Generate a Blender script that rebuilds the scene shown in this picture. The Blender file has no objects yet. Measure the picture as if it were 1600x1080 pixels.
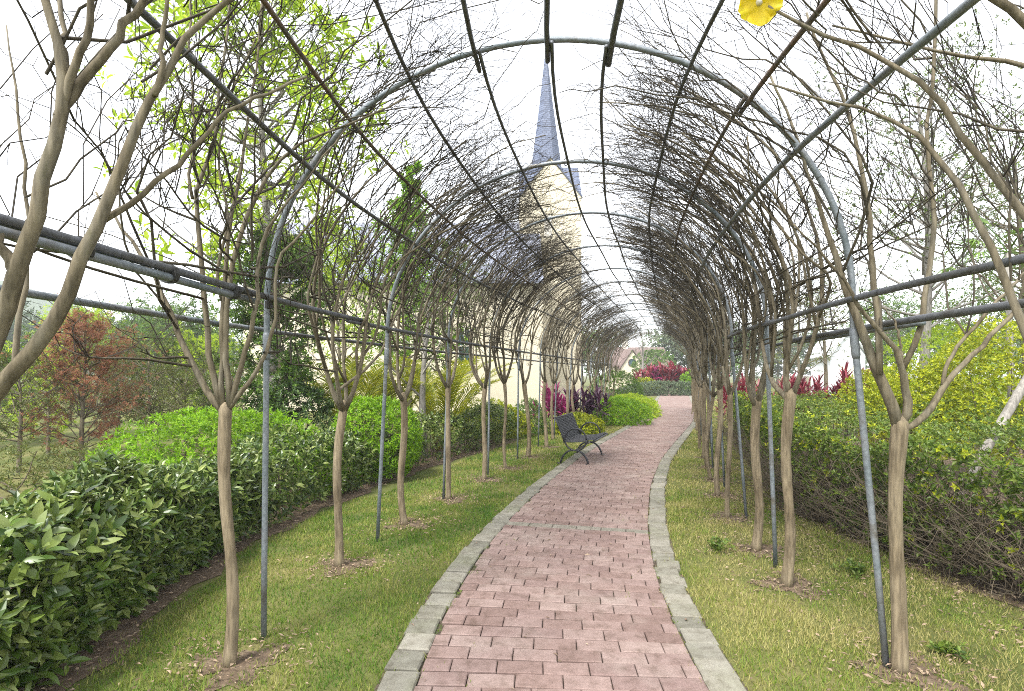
import bpy, math, random
import numpy as np
from mathutils import Matrix, Vector

# ------------------------------------------------------------------ camera, sky, sun, exposure
scene = bpy.context.scene
COL = scene.collection
F, HOR, EYE = 826.0, 585.0, 1.52          # focal length and horizon row in 1600 px units, eye height in m

cam_data = bpy.data.cameras.new('camera')
cam = bpy.data.objects.new('camera', cam_data)
COL.objects.link(cam)
cam.location = (0, 0, EYE)
cam.rotation_euler = (math.radians(90), 0, 0)
cam_data.sensor_width = 36
cam_data.lens = F / 1600 * 36
cam_data.shift_y = (HOR - 540) / 1600
cam_data.clip_start = 0.05
cam_data.clip_end = 3000
scene.camera = cam

SUN_EL, SUN_AZ = 58, 215                   # degrees; azimuth clockwise from +Y
world = bpy.data.worlds.new('World')
scene.world = world
world.use_nodes = True
wn, wl = world.node_tree.nodes, world.node_tree.links
wn.clear()
sky = wn.new('ShaderNodeTexSky')
sky.sky_type = 'NISHITA'
sky.sun_disc = False
sky.sun_elevation = math.radians(SUN_EL)
sky.sun_rotation = math.radians(SUN_AZ)
sky.air_density = 1.0
sky.dust_density = 1.0
sky.ozone_density = 1.0
hs = wn.new('ShaderNodeHueSaturation')
hs.inputs['Saturation'].default_value = 0.16
bg = wn.new('ShaderNodeBackground')
bg.inputs['Strength'].default_value = 0.15
wo = wn.new('ShaderNodeOutputWorld')
wl.new(sky.outputs[0], hs.inputs['Color'])
wl.new(hs.outputs[0], bg.inputs['Color'])
wl.new(bg.outputs[0], wo.inputs['Surface'])

sun_data = bpy.data.lights.new('sun', 'SUN')
sun_data.energy = 1.5
sun_data.angle = math.radians(11)
sun_data.color = (1.0, 0.96, 0.90)
sun = bpy.data.objects.new('sun', sun_data)
COL.objects.link(sun)
_el, _az = math.radians(SUN_EL), math.radians(SUN_AZ)
_d = Vector((math.sin(_az) * math.cos(_el), math.cos(_az) * math.cos(_el), math.sin(_el)))
sun.rotation_euler = _d.to_track_quat('Z', 'Y').to_euler()
sun.location = _d * 40

vs = scene.view_settings
vs.view_transform = 'Standard'
vs.look = 'None'
vs.gamma = 1.0
vs.exposure = 2.2
vs.use_curve_mapping = False
scene.cycles.max_bounces = 6
scene.cycles.diffuse_bounces = 3
scene.cycles.glossy_bounces = 2
scene.cycles.transmission_bounces = 4
scene.cycles.volume_bounces = 0
scene.cycles.use_light_tree = False
scene.cycles.use_denoising = False
scene.cycles.filter_width = 1.0
scene.cycles.sample_clamp_indirect = 0.8

rng = np.random.default_rng(11)
random.seed(5)


# ------------------------------------------------------------------ helpers: meshes, objects
def PX(px, py, z):
    """the point of the place seen at photo pixel (px, py), z metres ahead"""
    return np.array([(px - 800) / F * z, z, EYE - (py - HOR) / F * z])


def np_mesh(name, V, faces, smooth=False):
    """faces: array (n,k) or list of such arrays"""
    if not isinstance(faces, (list, tuple)):
        faces = [faces]
    faces = [np.asarray(f, dtype=np.int32) for f in faces if len(f)]
    me = bpy.data.meshes.new(name)
    V = np.asarray(V, dtype=np.float32)
    me.vertices.add(len(V))
    me.vertices.foreach_set('co', V.ravel())
    loops = np.concatenate([f.ravel() for f in faces])
    tot = np.concatenate([np.full(len(f), f.shape[1], dtype=np.int32) for f in faces])
    start = np.concatenate([[0], np.cumsum(tot)[:-1]]).astype(np.int32)
    me.loops.add(len(loops))
    me.loops.foreach_set('vertex_index', loops)
    me.polygons.add(len(tot))
    me.polygons.foreach_set('loop_start', start)
    me.polygons.foreach_set('use_smooth', np.full(len(tot), bool(smooth)))
    me.update(calc_edges=True)
    return me


def obj(name, me, mat=None, parent=None):
    o = bpy.data.objects.new(name, me)
    COL.objects.link(o)
    if mat is not None and me is not None and len(me.materials) == 0:
        me.materials.append(mat)
    if parent is not None:
        o.parent = parent
    return o


def tag(o, label=None, cat=None, group=None, kind=None):
    if label:
        o['label'] = label
    if cat:
        o['category'] = cat
    if group:
        o['group'] = group
    if kind:
        o['kind'] = kind
    return o


def thing(name, label, cat, loc=(0, 0, 0), group=None):
    o = bpy.data.objects.new(name, None)
    COL.objects.link(o)
    o.location = [float(v) for v in loc]
    o.empty_display_size = 0.1
    return tag(o, label, cat, group)


class Geo:
    """collects pieces of one mesh (world coordinates)"""

    def __init__(self):
        self.V, self.F, self.n = [], {}, 0

    def add(self, V, *faces):
        V = np.asarray(V, dtype=float).reshape(-1, 3)
        for f in faces:
            f = np.asarray(f, dtype=np.int64)
            if len(f):
                self.F.setdefault(f.shape[1], []).append(f + self.n)
        self.V.append(V)
        self.n += len(V)
        return self

    def box(self, c, s, rz=0.0):
        x, y, z = s[0] / 2, s[1] / 2, s[2] / 2
        V = np.array([[a, b, d] for a in (-x, x) for b in (-y, y) for d in (-z, z)])
        ca, sa = math.cos(rz), math.sin(rz)
        V = np.stack([V[:, 0] * ca - V[:, 1] * sa, V[:, 0] * sa + V[:, 1] * ca, V[:, 2]], 1) + np.array(c)
        return self.add(V, [[0, 1, 3, 2], [4, 6, 7, 5], [0, 4, 5, 1], [2, 3, 7, 6], [0, 2, 6, 4], [1, 5, 7, 3]])

    def tubes(self, P, R, k=6, cap=True):
        """P (B,N,3) centre lines, R (B,N) radii"""
        P = np.asarray(P, dtype=float)
        R = np.asarray(R, dtype=float)
        if P.ndim == 2:
            P, R = P[None], R[None]
        B, N = P.shape[:2]
        T = np.gradient(P, axis=1)
        T /= np.linalg.norm(T, axis=2, keepdims=True) + 1e-9
        m = T.mean(axis=1)
        ref = np.where((np.abs(m[:, 2]) > 0.8 * np.linalg.norm(m, axis=1))[:, None], np.array([1.0, 0, 0]), np.array([0, 0, 1.0]))
        ref = np.repeat(ref[:, None, :], N, 1)
        U = np.cross(T, ref)
        U /= np.linalg.norm(U, axis=2, keepdims=True) + 1e-9
        W = np.cross(T, U)
        ang = np.arange(k) * 2 * math.pi / k
        ring = U[:, :, None, :] * np.cos(ang)[None, None, :, None] + W[:, :, None, :] * np.sin(ang)[None, None, :, None]
        V = P[:, :, None, :] + ring * R[:, :, None, None]
        idx = np.arange(B * N * k).reshape(B, N, k)
        a = idx[:, :-1, :]
        b = idx[:, 1:, :]
        q = np.stack([a, np.roll(a, -1, 2), np.roll(b, -1, 2), b], -1).reshape(-1, 4)
        fs = [q]
        if cap:
            fs.append(idx[:, 0, ::-1].reshape(-1, k))
            fs.append(idx[:, -1, :].reshape(-1, k))
        return self.add(V.reshape(-1, 3), *fs)

    def mesh(self, name, smooth=False, origin=None):
        V = np.concatenate(self.V)
        if origin is not None:
            V = V - np.array(origin)
        return np_mesh(name, V, [np.concatenate(f) for f in self.F.values()], smooth)

    def build(self, name, mat, parent=None, smooth=False, origin=None):
        if origin is None and parent is not None:
            origin = world_loc(parent)
        return obj(name, self.mesh(name, smooth, origin), mat, parent)


def world_loc(o):
    l = np.array(o.location)
    while o.parent is not None:
        o = o.parent
        l = l + np.array(o.location)
    return l


def unit(v):
    v = np.asarray(v, dtype=float)
    return v / (np.linalg.norm(v, axis=-1, keepdims=True) + 1e-9)


# leaf templates: along, side, normal
T2 = (np.array([[0, 0, 0], [.45, -.5, .10], [1, 0, -.12], [.45, .5, .10]]), np.array([[0, 1, 2], [0, 2, 3]]))
T4 = (np.array([[0, 0, 0], [.28, -.42, .06], [.62, -.38, .05], [1, 0, -.16], [.62, .38, .05], [.28, .42, .06], [.45, 0, -.02]]),
      np.array([[0, 1, 6], [1, 2, 6], [2, 3, 6], [6, 3, 4], [6, 4, 5], [6, 5, 0]]))
T1 = (np.array([[0, -.5, 0], [0, .5, 0], [1, 0, 0.0]]), np.array([[0, 1, 2]]))
TS = (np.array([[0, -.25, 0], [0, .25, 0], [.35, -.5, .05], [.35, .5, .05], [.75, -.4, -.05], [.75, .4, -.05], [1, 0, -.25]]),
      np.array([[0, 2, 1], [1, 2, 3], [2, 4, 3], [3, 4, 5], [4, 6, 5]]))


def leaf_geo(geo, P, D, N, L, W, tpl=T2):
    P, D, N = np.asarray(P), unit(D), np.asarray(N)
    S = unit(np.cross(N, D))
    Nn = np.cross(D, S)
    L = np.broadcast_to(np.asarray(L, dtype=float), (len(P),))
    W = np.broadcast_to(np.asarray(W, dtype=float), (len(P),))
    t, f = tpl
    V = (P[:, None, :] + D[:, None, :] * (t[None, :, 0] * L[:, None])[..., None]
         + S[:, None, :] * (t[None, :, 1] * W[:, None])[..., None]
         + Nn[:, None, :] * (t[None, :, 2] * L[:, None])[..., None])
    n = len(t)
    Fc = (f[None] + (np.arange(len(P)) * n)[:, None, None]).reshape(-1, f.shape[1])
    geo.add(V.reshape(-1, 3), Fc)


def sprig_leaves(P, A, nl, L, spread=1.0, rg=rng, stem=0.5, droop=0.0):
    """whorls of nl leaves round axes A at points P -> leaf P, D, N, scale"""
    n = len(P)
    A = unit(A)
    ref = unit(rg.normal(size=(n, 3)))
    U = unit(np.cross(A, ref))
    V = np.cross(A, U)
    k = np.arange(nl)
    ph = k[None] * 2.399 + rg.uniform(0, 6.28, (n, 1))
    tilt = spread * (0.55 + 0.75 * (k[None] / max(nl - 1, 1))) + rg.normal(0, .18, (n, nl))
    rad = U[:, None] * np.cos(ph)[..., None] + V[:, None] * np.sin(ph)[..., None]
    D = A[:, None] * np.cos(tilt)[..., None] + rad * np.sin(tilt)[..., None]
    D[..., 2] -= droop
    base = P[:, None] - A[:, None] * (stem * L * (k[None] / max(nl - 1, 1)))[..., None]
    N = A[:, None] * np.sin(tilt)[..., None] - rad * np.cos(tilt)[..., None]
    N = N + rg.normal(0, .25, N.shape)
    sc = rg.uniform(.65, 1.15, (n, nl))
    return base.reshape(-1, 3), D.reshape(-1, 3), N.reshape(-1, 3), sc.ravel()


# ------------------------------------------------------------------ helpers: materials
def new_mat(name):
    m = bpy.data.materials.new(name)
    m.use_nodes = True
    nt = m.node_tree
    b = nt.nodes['Principled BSDF']
    return m, nt.nodes, nt.links, b


def ramp(nodes, cols, pos=None):
    r = nodes.new('ShaderNodeValToRGB')
    e = r.color_ramp.elements
    while len(e) < len(cols):
        e.new(0.5)
    for i, c in enumerate(cols):
        e[i].position = pos[i] if pos else i / max(len(cols) - 1, 1)
        e[i].color = (c[0], c[1], c[2], 1)
    return r


def noise(nodes, links, scale, detail=4, rough=.6, coord='Object'):
    t = nodes.new('ShaderNodeTexCoord')
    n = nodes.new('ShaderNodeTexNoise')
    n.inputs['Scale'].default_value = scale
    n.inputs['Detail'].default_value = detail
    n.inputs['Roughness'].default_value = rough
    links.new(t.outputs[coord], n.inputs['Vector'])
    return n


def mixc(nodes, links, fac, a, b, mode='MIX'):
    m = nodes.new('ShaderNodeMix')
    m.data_type = 'RGBA'
    m.blend_type = mode
    for sock, v in ((m.inputs[0], fac), (m.inputs[6], a), (m.inputs[7], b)):
        if isinstance(v, (int, float)):
            sock.default_value = v
        elif isinstance(v, tuple):
            sock.default_value = (v[0], v[1], v[2], 1)
        else:
            links.new(v, sock)
    return m.outputs[2]


def mat_leaf(name, cols, rough=.45, trans=.3, spec=.4, nscale=1.5, vary=.25, pos=None):
    m, n, l, b = new_mat(name)
    g = n.new('ShaderNodeNewGeometry')
    oi = n.new('ShaderNodeObjectInfo')
    add = n.new('ShaderNodeMath')
    add.operation = 'ADD'
    l.new(g.outputs['Random Per Island'], add.inputs[0])
    l.new(oi.outputs['Random'], add.inputs[1])
    fr = n.new('ShaderNodeMath')
    fr.operation = 'FRACT'
    l.new(add.outputs[0], fr.inputs[0])
    r = ramp(n, cols, pos)
    l.new(fr.outputs[0], r.inputs[0])
    ns = n.new('ShaderNodeTexNoise')
    l.new(g.outputs['Position'], ns.inputs['Vector'])
    ns.inputs['Scale'].default_value = nscale
    ns.inputs['Detail'].default_value = 3
    v = n.new('ShaderNodeMapRange')
    v.inputs['From Min'].default_value = .3
    v.inputs['From Max'].default_value = .7
    v.inputs['To Min'].default_value = 1 - vary
    v.inputs['To Max'].default_value = 1 + vary
    l.new(ns.outputs[0], v.inputs['Value'])
    hsv = n.new('ShaderNodeHueSaturation')
    l.new(r.outputs[0], hsv.inputs['Color'])
    l.new(v.outputs[0], hsv.inputs['Value'])
    l.new(hsv.outputs[0], b.inputs['Base Color'])
    b.inputs['Roughness'].default_value = rough
    b.inputs['Specular IOR Level'].default_value = spec
    if trans > 0:
        t = n.new('ShaderNodeBsdfTranslucent')
        l.new(hsv.outputs[0], t.inputs['Color'])
        ms = n.new('ShaderNodeMixShader')
        ms.inputs[0].default_value = trans
        out = n['Material Output']
        l.new(b.outputs[0], ms.inputs[1])
        l.new(t.outputs[0], ms.inputs[2])
        l.new(ms.outputs[0], out.inputs['Surface'])
    return m


def mat_noise(name, cols, scale=8, rough=.8, bump=.0, bscale=None, pos=None, spec=.3, metal=0, coord='Object', detail=5, fine=None):
    m, n, l, b = new_mat(name)
    ns = noise(n, l, scale, detail, .6, coord)
    r = ramp(n, cols, pos or [0.3 + 0.4 * i / max(len(cols) - 1, 1) for i in range(len(cols))])
    l.new(ns.outputs[0], r.inputs[0])
    c = r.outputs[0]
    if fine:
        nf = noise(n, l, fine, 3, .7, coord)
        mr = n.new('ShaderNodeMapRange')
        mr.inputs['From Min'].default_value = .3
        mr.inputs['From Max'].default_value = .7
        mr.inputs['To Min'].default_value = .7
        mr.inputs['To Max'].default_value = 1.25
        l.new(nf.outputs[0], mr.inputs['Value'])
        h = n.new('ShaderNodeHueSaturation')
        l.new(c, h.inputs['Color'])
        l.new(mr.outputs[0], h.inputs['Value'])
        c = h.outputs[0]
    l.new(c, b.inputs['Base Color'])
    b.inputs['Roughness'].default_value = rough
    b.inputs['Specular IOR Level'].default_value = spec
    b.inputs['Metallic'].default_value = metal
    if bump:
        nb = noise(n, l, bscale or scale * 4, 5, .65, coord)
        bp = n.new('ShaderNodeBump')
        bp.inputs['Strength'].default_value = bump
        bp.inputs['Distance'].default_value = .01
        l.new(nb.outputs[0], bp.inputs['Height'])
        l.new(bp.outputs[0], b.inputs['Normal'])
    return m


def mat_bark(name, cols, streak=True, rough=.85):
    """smooth mottled bark: stretched along z"""
    m, n, l, b = new_mat(name)
    t = n.new('ShaderNodeTexCoord')
    mp = n.new('ShaderNodeMapping')
    mp.inputs['Scale'].default_value = (1, 1, .28)
    l.new(t.outputs['Object'], mp.inputs[0])
    n1 = n.new('ShaderNodeTexNoise')
    n1.inputs['Scale'].default_value = 9
    n1.inputs['Detail'].default_value = 6
    n1.inputs['Roughness'].default_value = .65
    l.new(mp.outputs[0], n1.inputs['Vector'])
    r = ramp(n, cols, [.28 + .44 * i / (len(cols) - 1) for i in range(len(cols))])
    l.new(n1.outputs[0], r.inputs[0])
    n2 = n.new('ShaderNodeTexNoise')
    n2.inputs['Scale'].default_value = 70
    n2.inputs['Detail'].default_value = 4
    mp2 = n.new('ShaderNodeMapping')
    mp2.inputs['Scale'].default_value = (1, 1, .12)
    l.new(t.outputs['Object'], mp2.inputs[0])
    l.new(mp2.outputs[0], n2.inputs['Vector'])
    mr = n.new('ShaderNodeMapRange')
    mr.inputs['From Min'].default_value = .32
    mr.inputs['From Max'].default_value = .68
    mr.inputs['To Min'].default_value = .62
    mr.inputs['To Max'].default_value = 1.25
    l.new(n2.outputs[0], mr.inputs['Value'])
    h = n.new('ShaderNodeHueSaturation')
    l.new(r.outputs[0], h.inputs['Color'])
    l.new(mr.outputs[0], h.inputs['Value'])
    l.new(h.outputs[0], b.inputs['Base Color'])
    b.inputs['Roughness'].default_value = rough
    b.inputs['Specular IOR Level'].default_value = .25
    bp = n.new('ShaderNodeBump')
    bp.inputs['Strength'].default_value = .5
    bp.inputs['Distance'].default_value = .004
    l.new(n2.outputs[0], bp.inputs['Height'])
    l.new(bp.outputs[0], b.inputs['Normal'])
    return m


M = {}
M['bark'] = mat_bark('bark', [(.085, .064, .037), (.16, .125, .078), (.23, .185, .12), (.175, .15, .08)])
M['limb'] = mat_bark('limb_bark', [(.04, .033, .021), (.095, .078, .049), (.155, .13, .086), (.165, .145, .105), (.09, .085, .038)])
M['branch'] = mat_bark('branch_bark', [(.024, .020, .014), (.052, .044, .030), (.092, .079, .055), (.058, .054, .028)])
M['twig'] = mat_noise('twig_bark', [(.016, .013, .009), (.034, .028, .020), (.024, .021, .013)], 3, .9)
M['hoop'] = mat_noise('hoop_metal', [(.11, .135, .145), (.17, .195, .21), (.20, .215, .23), (.13, .12, .10)], 5, .5, .15, 60, metal=.35, spec=.5, fine=45)
M['pipe'] = mat_noise('pipe_metal', [(.07, .073, .08), (.12, .126, .14), (.095, .098, .10), (.065, .058, .048)], 4, .55, .15, 50, metal=.35, spec=.5, fine=40)
M['rust'] = mat_noise('rusty_pipe', [(.09, .07, .055), (.15, .10, .075), (.11, .10, .09), (.20, .15, .11)], 7, .75, .2, 60, metal=.15, fine=40)
M['clamp'] = mat_noise('clamp_wire', [(.03, .03, .03), (.07, .07, .065)], 30, .6, metal=.4)
M['bench'] = mat_noise('bench_metal', [(.018, .019, .022), (.035, .036, .042)], 25, .42, .05, 80, metal=.2, spec=.5)
M['cream'] = mat_noise('cream_stucco', [(.56, .50, .37), (.61, .55, .42), (.58, .52, .39)], .5, .9, .1, 30)
M['trim'] = mat_noise('pale_stone', [(.60, .56, .48), (.70, .66, .58)], 3, .85)
M['glass'] = mat_noise('dark_glass', [(.03, .06, .07), (.06, .10, .11)], 2, .15, spec=.6)
M['white'] = mat_noise('white_paint', [(.68, .71, .75), (.76, .78, .80)], 2, .7)
M['soil'] = mat_noise('soil', [(.060, .042, .028), (.12, .085, .055), (.17, .13, .085)], 14, .95, .6, 60, fine=90)
M['wood'] = mat_bark('grey_wood', [(.12, .11, .095), (.22, .205, .18), (.30, .28, .25)])

L_BIG = [(.022, .047, .007), (.05, .095, .014), (.10, .16, .025), (.18, .24, .05), (.055, .088, .015), (.29, .34, .10)]
M['leaf_big'] = mat_leaf('glossy_leaf', L_BIG, .34, .2, .45, 2, .3)
M['leaf_dark'] = mat_leaf('dark_leaf', [(.022, .05, .012), (.05, .10, .022), (.09, .15, .03), (.035, .07, .018)], .38, .2)
M['leaf_ever'] = mat_leaf('evergreen_leaf', [(.03, .065, .012), (.07, .14, .02), (.13, .22, .025), (.05, .10, .015)], .38, .28)
M['leaf_bright'] = mat_leaf('bright_leaf', [(.085, .19, .008), (.17, .33, .012), (.27, .45, .02), (.20, .35, .015)], .42, .4)
M['leaf_yellow'] = mat_leaf('yellow_leaf', [(.12, .18, .010), (.29, .34, .012), (.46, .48, .018), (.20, .26, .012)], .45, .32)
M['leaf_lime'] = mat_leaf('lime_leaf', [(.20, .32, .02), (.38, .52, .03), (.52, .62, .06)], .45, .6)
M['leaf_mid'] = mat_leaf('mid_leaf', [(.05, .105, .018), (.10, .18, .028), (.16, .26, .04)], .45, .3)
M['leaf_fresh'] = mat_leaf('fresh_leaf', [(.045, .085, .012), (.095, .155, .02), (.16, .23, .03), (.10, .12, .022)], .45, .3)
M['leaf_olive'] = mat_leaf('olive_leaf', [(.055, .075, .018), (.10, .13, .028), (.16, .19, .035), (.14, .11, .035)], .5, .25)
M['leaf_rust'] = mat_leaf('rust_needles', [(.22, .095, .055), (.34, .145, .085), (.42, .21, .13), (.24, .17, .07)], .6, .45)
M['leaf_red'] = mat_leaf('red_strap_leaf', [(.10, .012, .022), (.20, .024, .038), (.31, .055, .07), (.13, .02, .03)], .4, .3)
M['leaf_magenta'] = mat_leaf('magenta_strap_leaf', [(.10, .012, .045), (.26, .02, .11), (.42, .05, .20), (.12, .015, .06)], .4, .3)
M['leaf_purple'] = mat_leaf('purple_leaf', [(.04, .018, .035), (.09, .03, .07), (.06, .03, .045)], .45, .2)
M['leaf_palm'] = mat_leaf('palm_leaflet', [(.14, .19, .016), (.30, .33, .02), (.46, .44, .025), (.18, .24, .018)], .42, .35)
M['leaf_grey'] = mat_leaf('grey_green_leaf', [(.06, .09, .045), (.11, .15, .075), (.16, .20, .11)], .5, .25)
M['leaf_far'] = mat_leaf('far_leaf', [(.03, .06, .02), (.055, .10, .03), (.09, .14, .04)], .6, .2)
M['litter'] = mat_leaf('leaf_litter', [(.17, .115, .075), (.28, .20, .14), (.38, .29, .20), (.11, .075, .05)], .8, .1)
M['drytwig'] = mat_noise('dry_twig', [(.06, .046, .03), (.11, .088, .06), (.08, .066, .045)], 6, .9)


def mat_ground():
    m, n, l, b = new_mat('ground_turf')
    a = noise(n, l, .9, 6, .65)
    c = noise(n, l, 45, 4, .7)
    r = ramp(n, [(.075, .10, .025), (.13, .14, .045), (.21, .185, .08)], [.35, .52, .68])
    l.new(a.outputs[0], r.inputs[0])
    r2 = ramp(n, [(.35, .35, .35), (1, 1, 1)], [.3, .7])
    l.new(c.outputs[0], r2.inputs[0])
    l.new(mixc(n, l, .6, r.outputs[0], r2.outputs[0], 'MULTIPLY'), b.inputs['Base Color'])
    b.inputs['Roughness'].default_value = .95
    b.inputs['Specular IOR Level'].default_value = .1
    return m


def mat_grass():
    m, n, l, b = new_mat('grass_blades')
    g = n.new('ShaderNodeNewGeometry')
    ns = n.new('ShaderNodeTexNoise')
    ns.inputs['Scale'].default_value = 1.5
    ns.inputs['Detail'].default_value = 6
    ns.inputs['Roughness'].default_value = .62
    ns.inputs['Distortion'].default_value = .4
    l.new(g.outputs['Position'], ns.inputs['Vector'])
    sep = n.new('ShaderNodeSeparateXYZ')
    l.new(g.outputs['Position'], sep.inputs[0])
    mr = n.new('ShaderNodeMapRange')           # the lawn right of the path is drier
    mr.inputs['From Min'].default_value = 0.0
    mr.inputs['From Max'].default_value = 1.6
    mr.inputs['To Min'].default_value = -.02
    mr.inputs['To Max'].default_value = .17
    l.new(sep.outputs[0], mr.inputs['Value'])
    ad = n.new('ShaderNodeMath')
    ad.operation = 'ADD'
    ct = n.new('ShaderNodeMapRange')
    ct.inputs['From Min'].default_value = .3
    ct.inputs['From Max'].default_value = .7
    ct.inputs['To Min'].default_value = .22
    ct.inputs['To Max'].default_value = .80
    l.new(ns.outputs[0], ct.inputs['Value'])
    l.new(ct.outputs[0], ad.inputs[0])
    l.new(mr.outputs[0], ad.inputs[1])
    rd = n.new('ShaderNodeMath')
    rd.operation = 'MULTIPLY_ADD'
    rd.inputs[1].default_value = .38
    l.new(g.outputs['Random Per Island'], rd.inputs[0])
    l.new(ad.outputs[0], rd.inputs[2])
    r = ramp(n, [(.055, .14, .014), (.105, .20, .020), (.18, .255, .032), (.30, .29, .08), (.42, .38, .15)], [.40, .56, .70, .86, 1.02])
    l.new(rd.outputs[0], r.inputs[0])
    l.new(r.outputs[0], b.inputs['Base Color'])
    b.inputs['Roughness'].default_value = .6
    b.inputs['Specular IOR Level'].default_value = .25
    t = n.new('ShaderNodeBsdfTranslucent')
    l.new(r.outputs[0], t.inputs['Color'])
    ms = n.new('ShaderNodeMixShader')
    ms.inputs[0].default_value = .35
    l.new(b.outputs[0], ms.inputs[1])
    l.new(t.outputs[0], ms.inputs[2])
    l.new(ms.outputs[0], n['Material Output'].inputs['Surface'])
    return m


def mat_paver(name, cols, mott):
    m, n, l, b = new_mat(name)
    g = n.new('ShaderNodeNewGeometry')
    oi = n.new('ShaderNodeObjectInfo')
    add = n.new('ShaderNodeMath')
    l.new(g.outputs['Random Per Island'], add.inputs[0])
    l.new(oi.outputs['Random'], add.inputs[1])
    fr = n.new('ShaderNodeMath')
    fr.operation = 'FRACT'
    l.new(add.outputs[0], fr.inputs[0])
    r = ramp(n, cols)
    l.new(fr.outputs[0], r.inputs[0])

    def nz(sc, d):
        q = n.new('ShaderNodeTexNoise')
        q.inputs['Scale'].default_value = sc
        q.inputs['Detail'].default_value = d
        q.inputs['Roughness'].default_value = .65
        l.new(g.outputs['Position'], q.inputs['Vector'])
        return q
    big, fine, mid = nz(1.6, 5), nz(160, 4), nz(14, 5)
    rb = ramp(n, [(0, 0, 0), (1, 1, 1)], [.50, .74])
    l.new(big.outputs[0], rb.inputs[0])
    mu = n.new('ShaderNodeMath')
    mu.operation = 'MULTIPLY'
    mu.inputs[1].default_value = .55
    l.new(rb.outputs[0], mu.inputs[0])
    c = mixc(n, l, mu.outputs[0], r.outputs[0], mott)
    mr = n.new('ShaderNodeMapRange')
    mr.inputs['From Min'].default_value = .3
    mr.inputs['From Max'].default_value = .7
    mr.inputs['To Min'].default_value = .72
    mr.inputs['To Max'].default_value = 1.22
    l.new(fine.outputs[0], mr.inputs['Value'])
    rm = ramp(n, [(.55, .52, .47), (.9, .88, .86), (1.12, 1.12, 1.12)], [.30, .47, .68])
    l.new(mid.outputs[0], rm.inputs[0])
    c = mixc(n, l, .85, c, rm.outputs[0], 'MULTIPLY')
    h = n.new('ShaderNodeHueSaturation')
    l.new(c, h.inputs['Color'])
    l.new(mr.outputs[0], h.inputs['Value'])
    l.new(h.outputs[0], b.inputs['Base Color'])
    b.inputs['Roughness'].default_value = .85
    b.inputs['Specular IOR Level'].default_value = .3
    bp = n.new('ShaderNodeBump')
    bp.inputs['Strength'].default_value = .35
    bp.inputs['Distance'].default_value = .003
    l.new(fine.outputs[0], bp.inputs['Height'])
    l.new(bp.outputs[0], b.inputs['Normal'])
    return m


def mat_slate(name, c1, c2, cm, scale):
    m, n, l, b = new_mat(name)
    t = n.new('ShaderNodeTexCoord')
    sp = n.new('ShaderNodeSeparateXYZ')
    l.new(t.outputs['Object'], sp.inputs[0])
    ad = n.new('ShaderNodeMath')
    l.new(sp.outputs[0], ad.inputs[0])
    l.new(sp.outputs[1], ad.inputs[1])
    cb = n.new('ShaderNodeCombineXYZ')
    l.new(ad.outputs[0], cb.inputs[0])
    l.new(sp.outputs[2], cb.inputs[1])
    br = n.new('ShaderNodeTexBrick')
    br.inputs['Color1'].default_value = (*c1, 1)
    br.inputs['Color2'].default_value = (*c2, 1)
    br.inputs['Mortar'].default_value = (*cm, 1)
    br.inputs['Scale'].default_value = scale
    br.inputs['Mortar Size'].default_value = .03
    br.inputs['Brick Width'].default_value = .45
    br.inputs['Row Height'].default_value = .26
    l.new(cb.outputs[0], br.inputs['Vector'])
    l.new(br.outputs['Color'], b.inputs['Base Color'])
    b.inputs['Roughness'].default_value = .55
    bp = n.new('ShaderNodeBump')
    bp.inputs['Strength'].default_value = .5
    bp.inputs['Distance'].default_value = .03
    l.new(br.outputs['Fac'], bp.inputs['Height'])
    bp.invert = True
    l.new(bp.outputs[0], b.inputs['Normal'])
    return m


M['ground'] = mat_ground()
M['grass'] = mat_grass()
M['brick'] = mat_paver('red_paver', [(.165, .112, .097), (.21, .146, .128), (.24, .174, .155), (.185, .127, .114), (.26, .194, .172)], (.28, .24, .21))
M['band'] = mat_paver('grey_paver', [(.17, .16, .13), (.21, .195, .16), (.19, .175, .145)], (.24, .19, .16))
M['edging'] = mat_paver('edging_stone', [(.145, .14, .112), (.21, .20, .165), (.18, .172, .138), (.25, .235, .195)], (.13, .145, .072))
M['joint'] = mat_noise('joint_sand', [(.045, .036, .024), (.09, .07, .05), (.06, .075, .022)], 9, .95, .3, 80, fine=60)
M['slate'] = mat_slate('slate_roof', (.065, .085, .14), (.12, .145, .215), (.045, .055, .09), 2.4)
M['slate_pale'] = mat_slate('pale_slate_roof', (.20, .22, .28), (.29, .31, .38), (.15, .16, .21), 2.4)  # paler tone of the slate, used for the nave roof
M['tile'] = mat_slate('brown_tiles', (.15, .10, .085), (.21, .15, .13), (.07, .05, .045), 2.5)

ORD = ['nearest', 'second', 'third', 'fourth', 'fifth', 'sixth', 'seventh', 'eighth', 'ninth', 'tenth', 'eleventh', 'twelfth',
       'thirteenth', 'fourteenth', 'fifteenth', 'sixteenth', 'seventeenth', 'eighteenth', 'nineteenth', 'twentieth']


# ------------------------------------------------------------------ layout curves
def smooth_curve(pts, step=.05):
    pts = np.array(pts, dtype=float)
    z = np.arange(pts[0, 0], pts[-1, 0], step)
    x = np.interp(z, pts[:, 0], pts[:, 1])
    k = np.exp(-np.linspace(-2, 2, 41) ** 2)
    k /= k.sum()
    xp = np.concatenate([x[0] + (x[0] - x[20:0:-1]) * 1, x, x[-1] + (x[-1] - x[-2:-22:-1])])
    x = np.convolve(xp, k, 'valid')
    s = np.concatenate([[0], np.cumsum(np.hypot(np.diff(x), np.diff(z)))])
    return z, x, s


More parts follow.
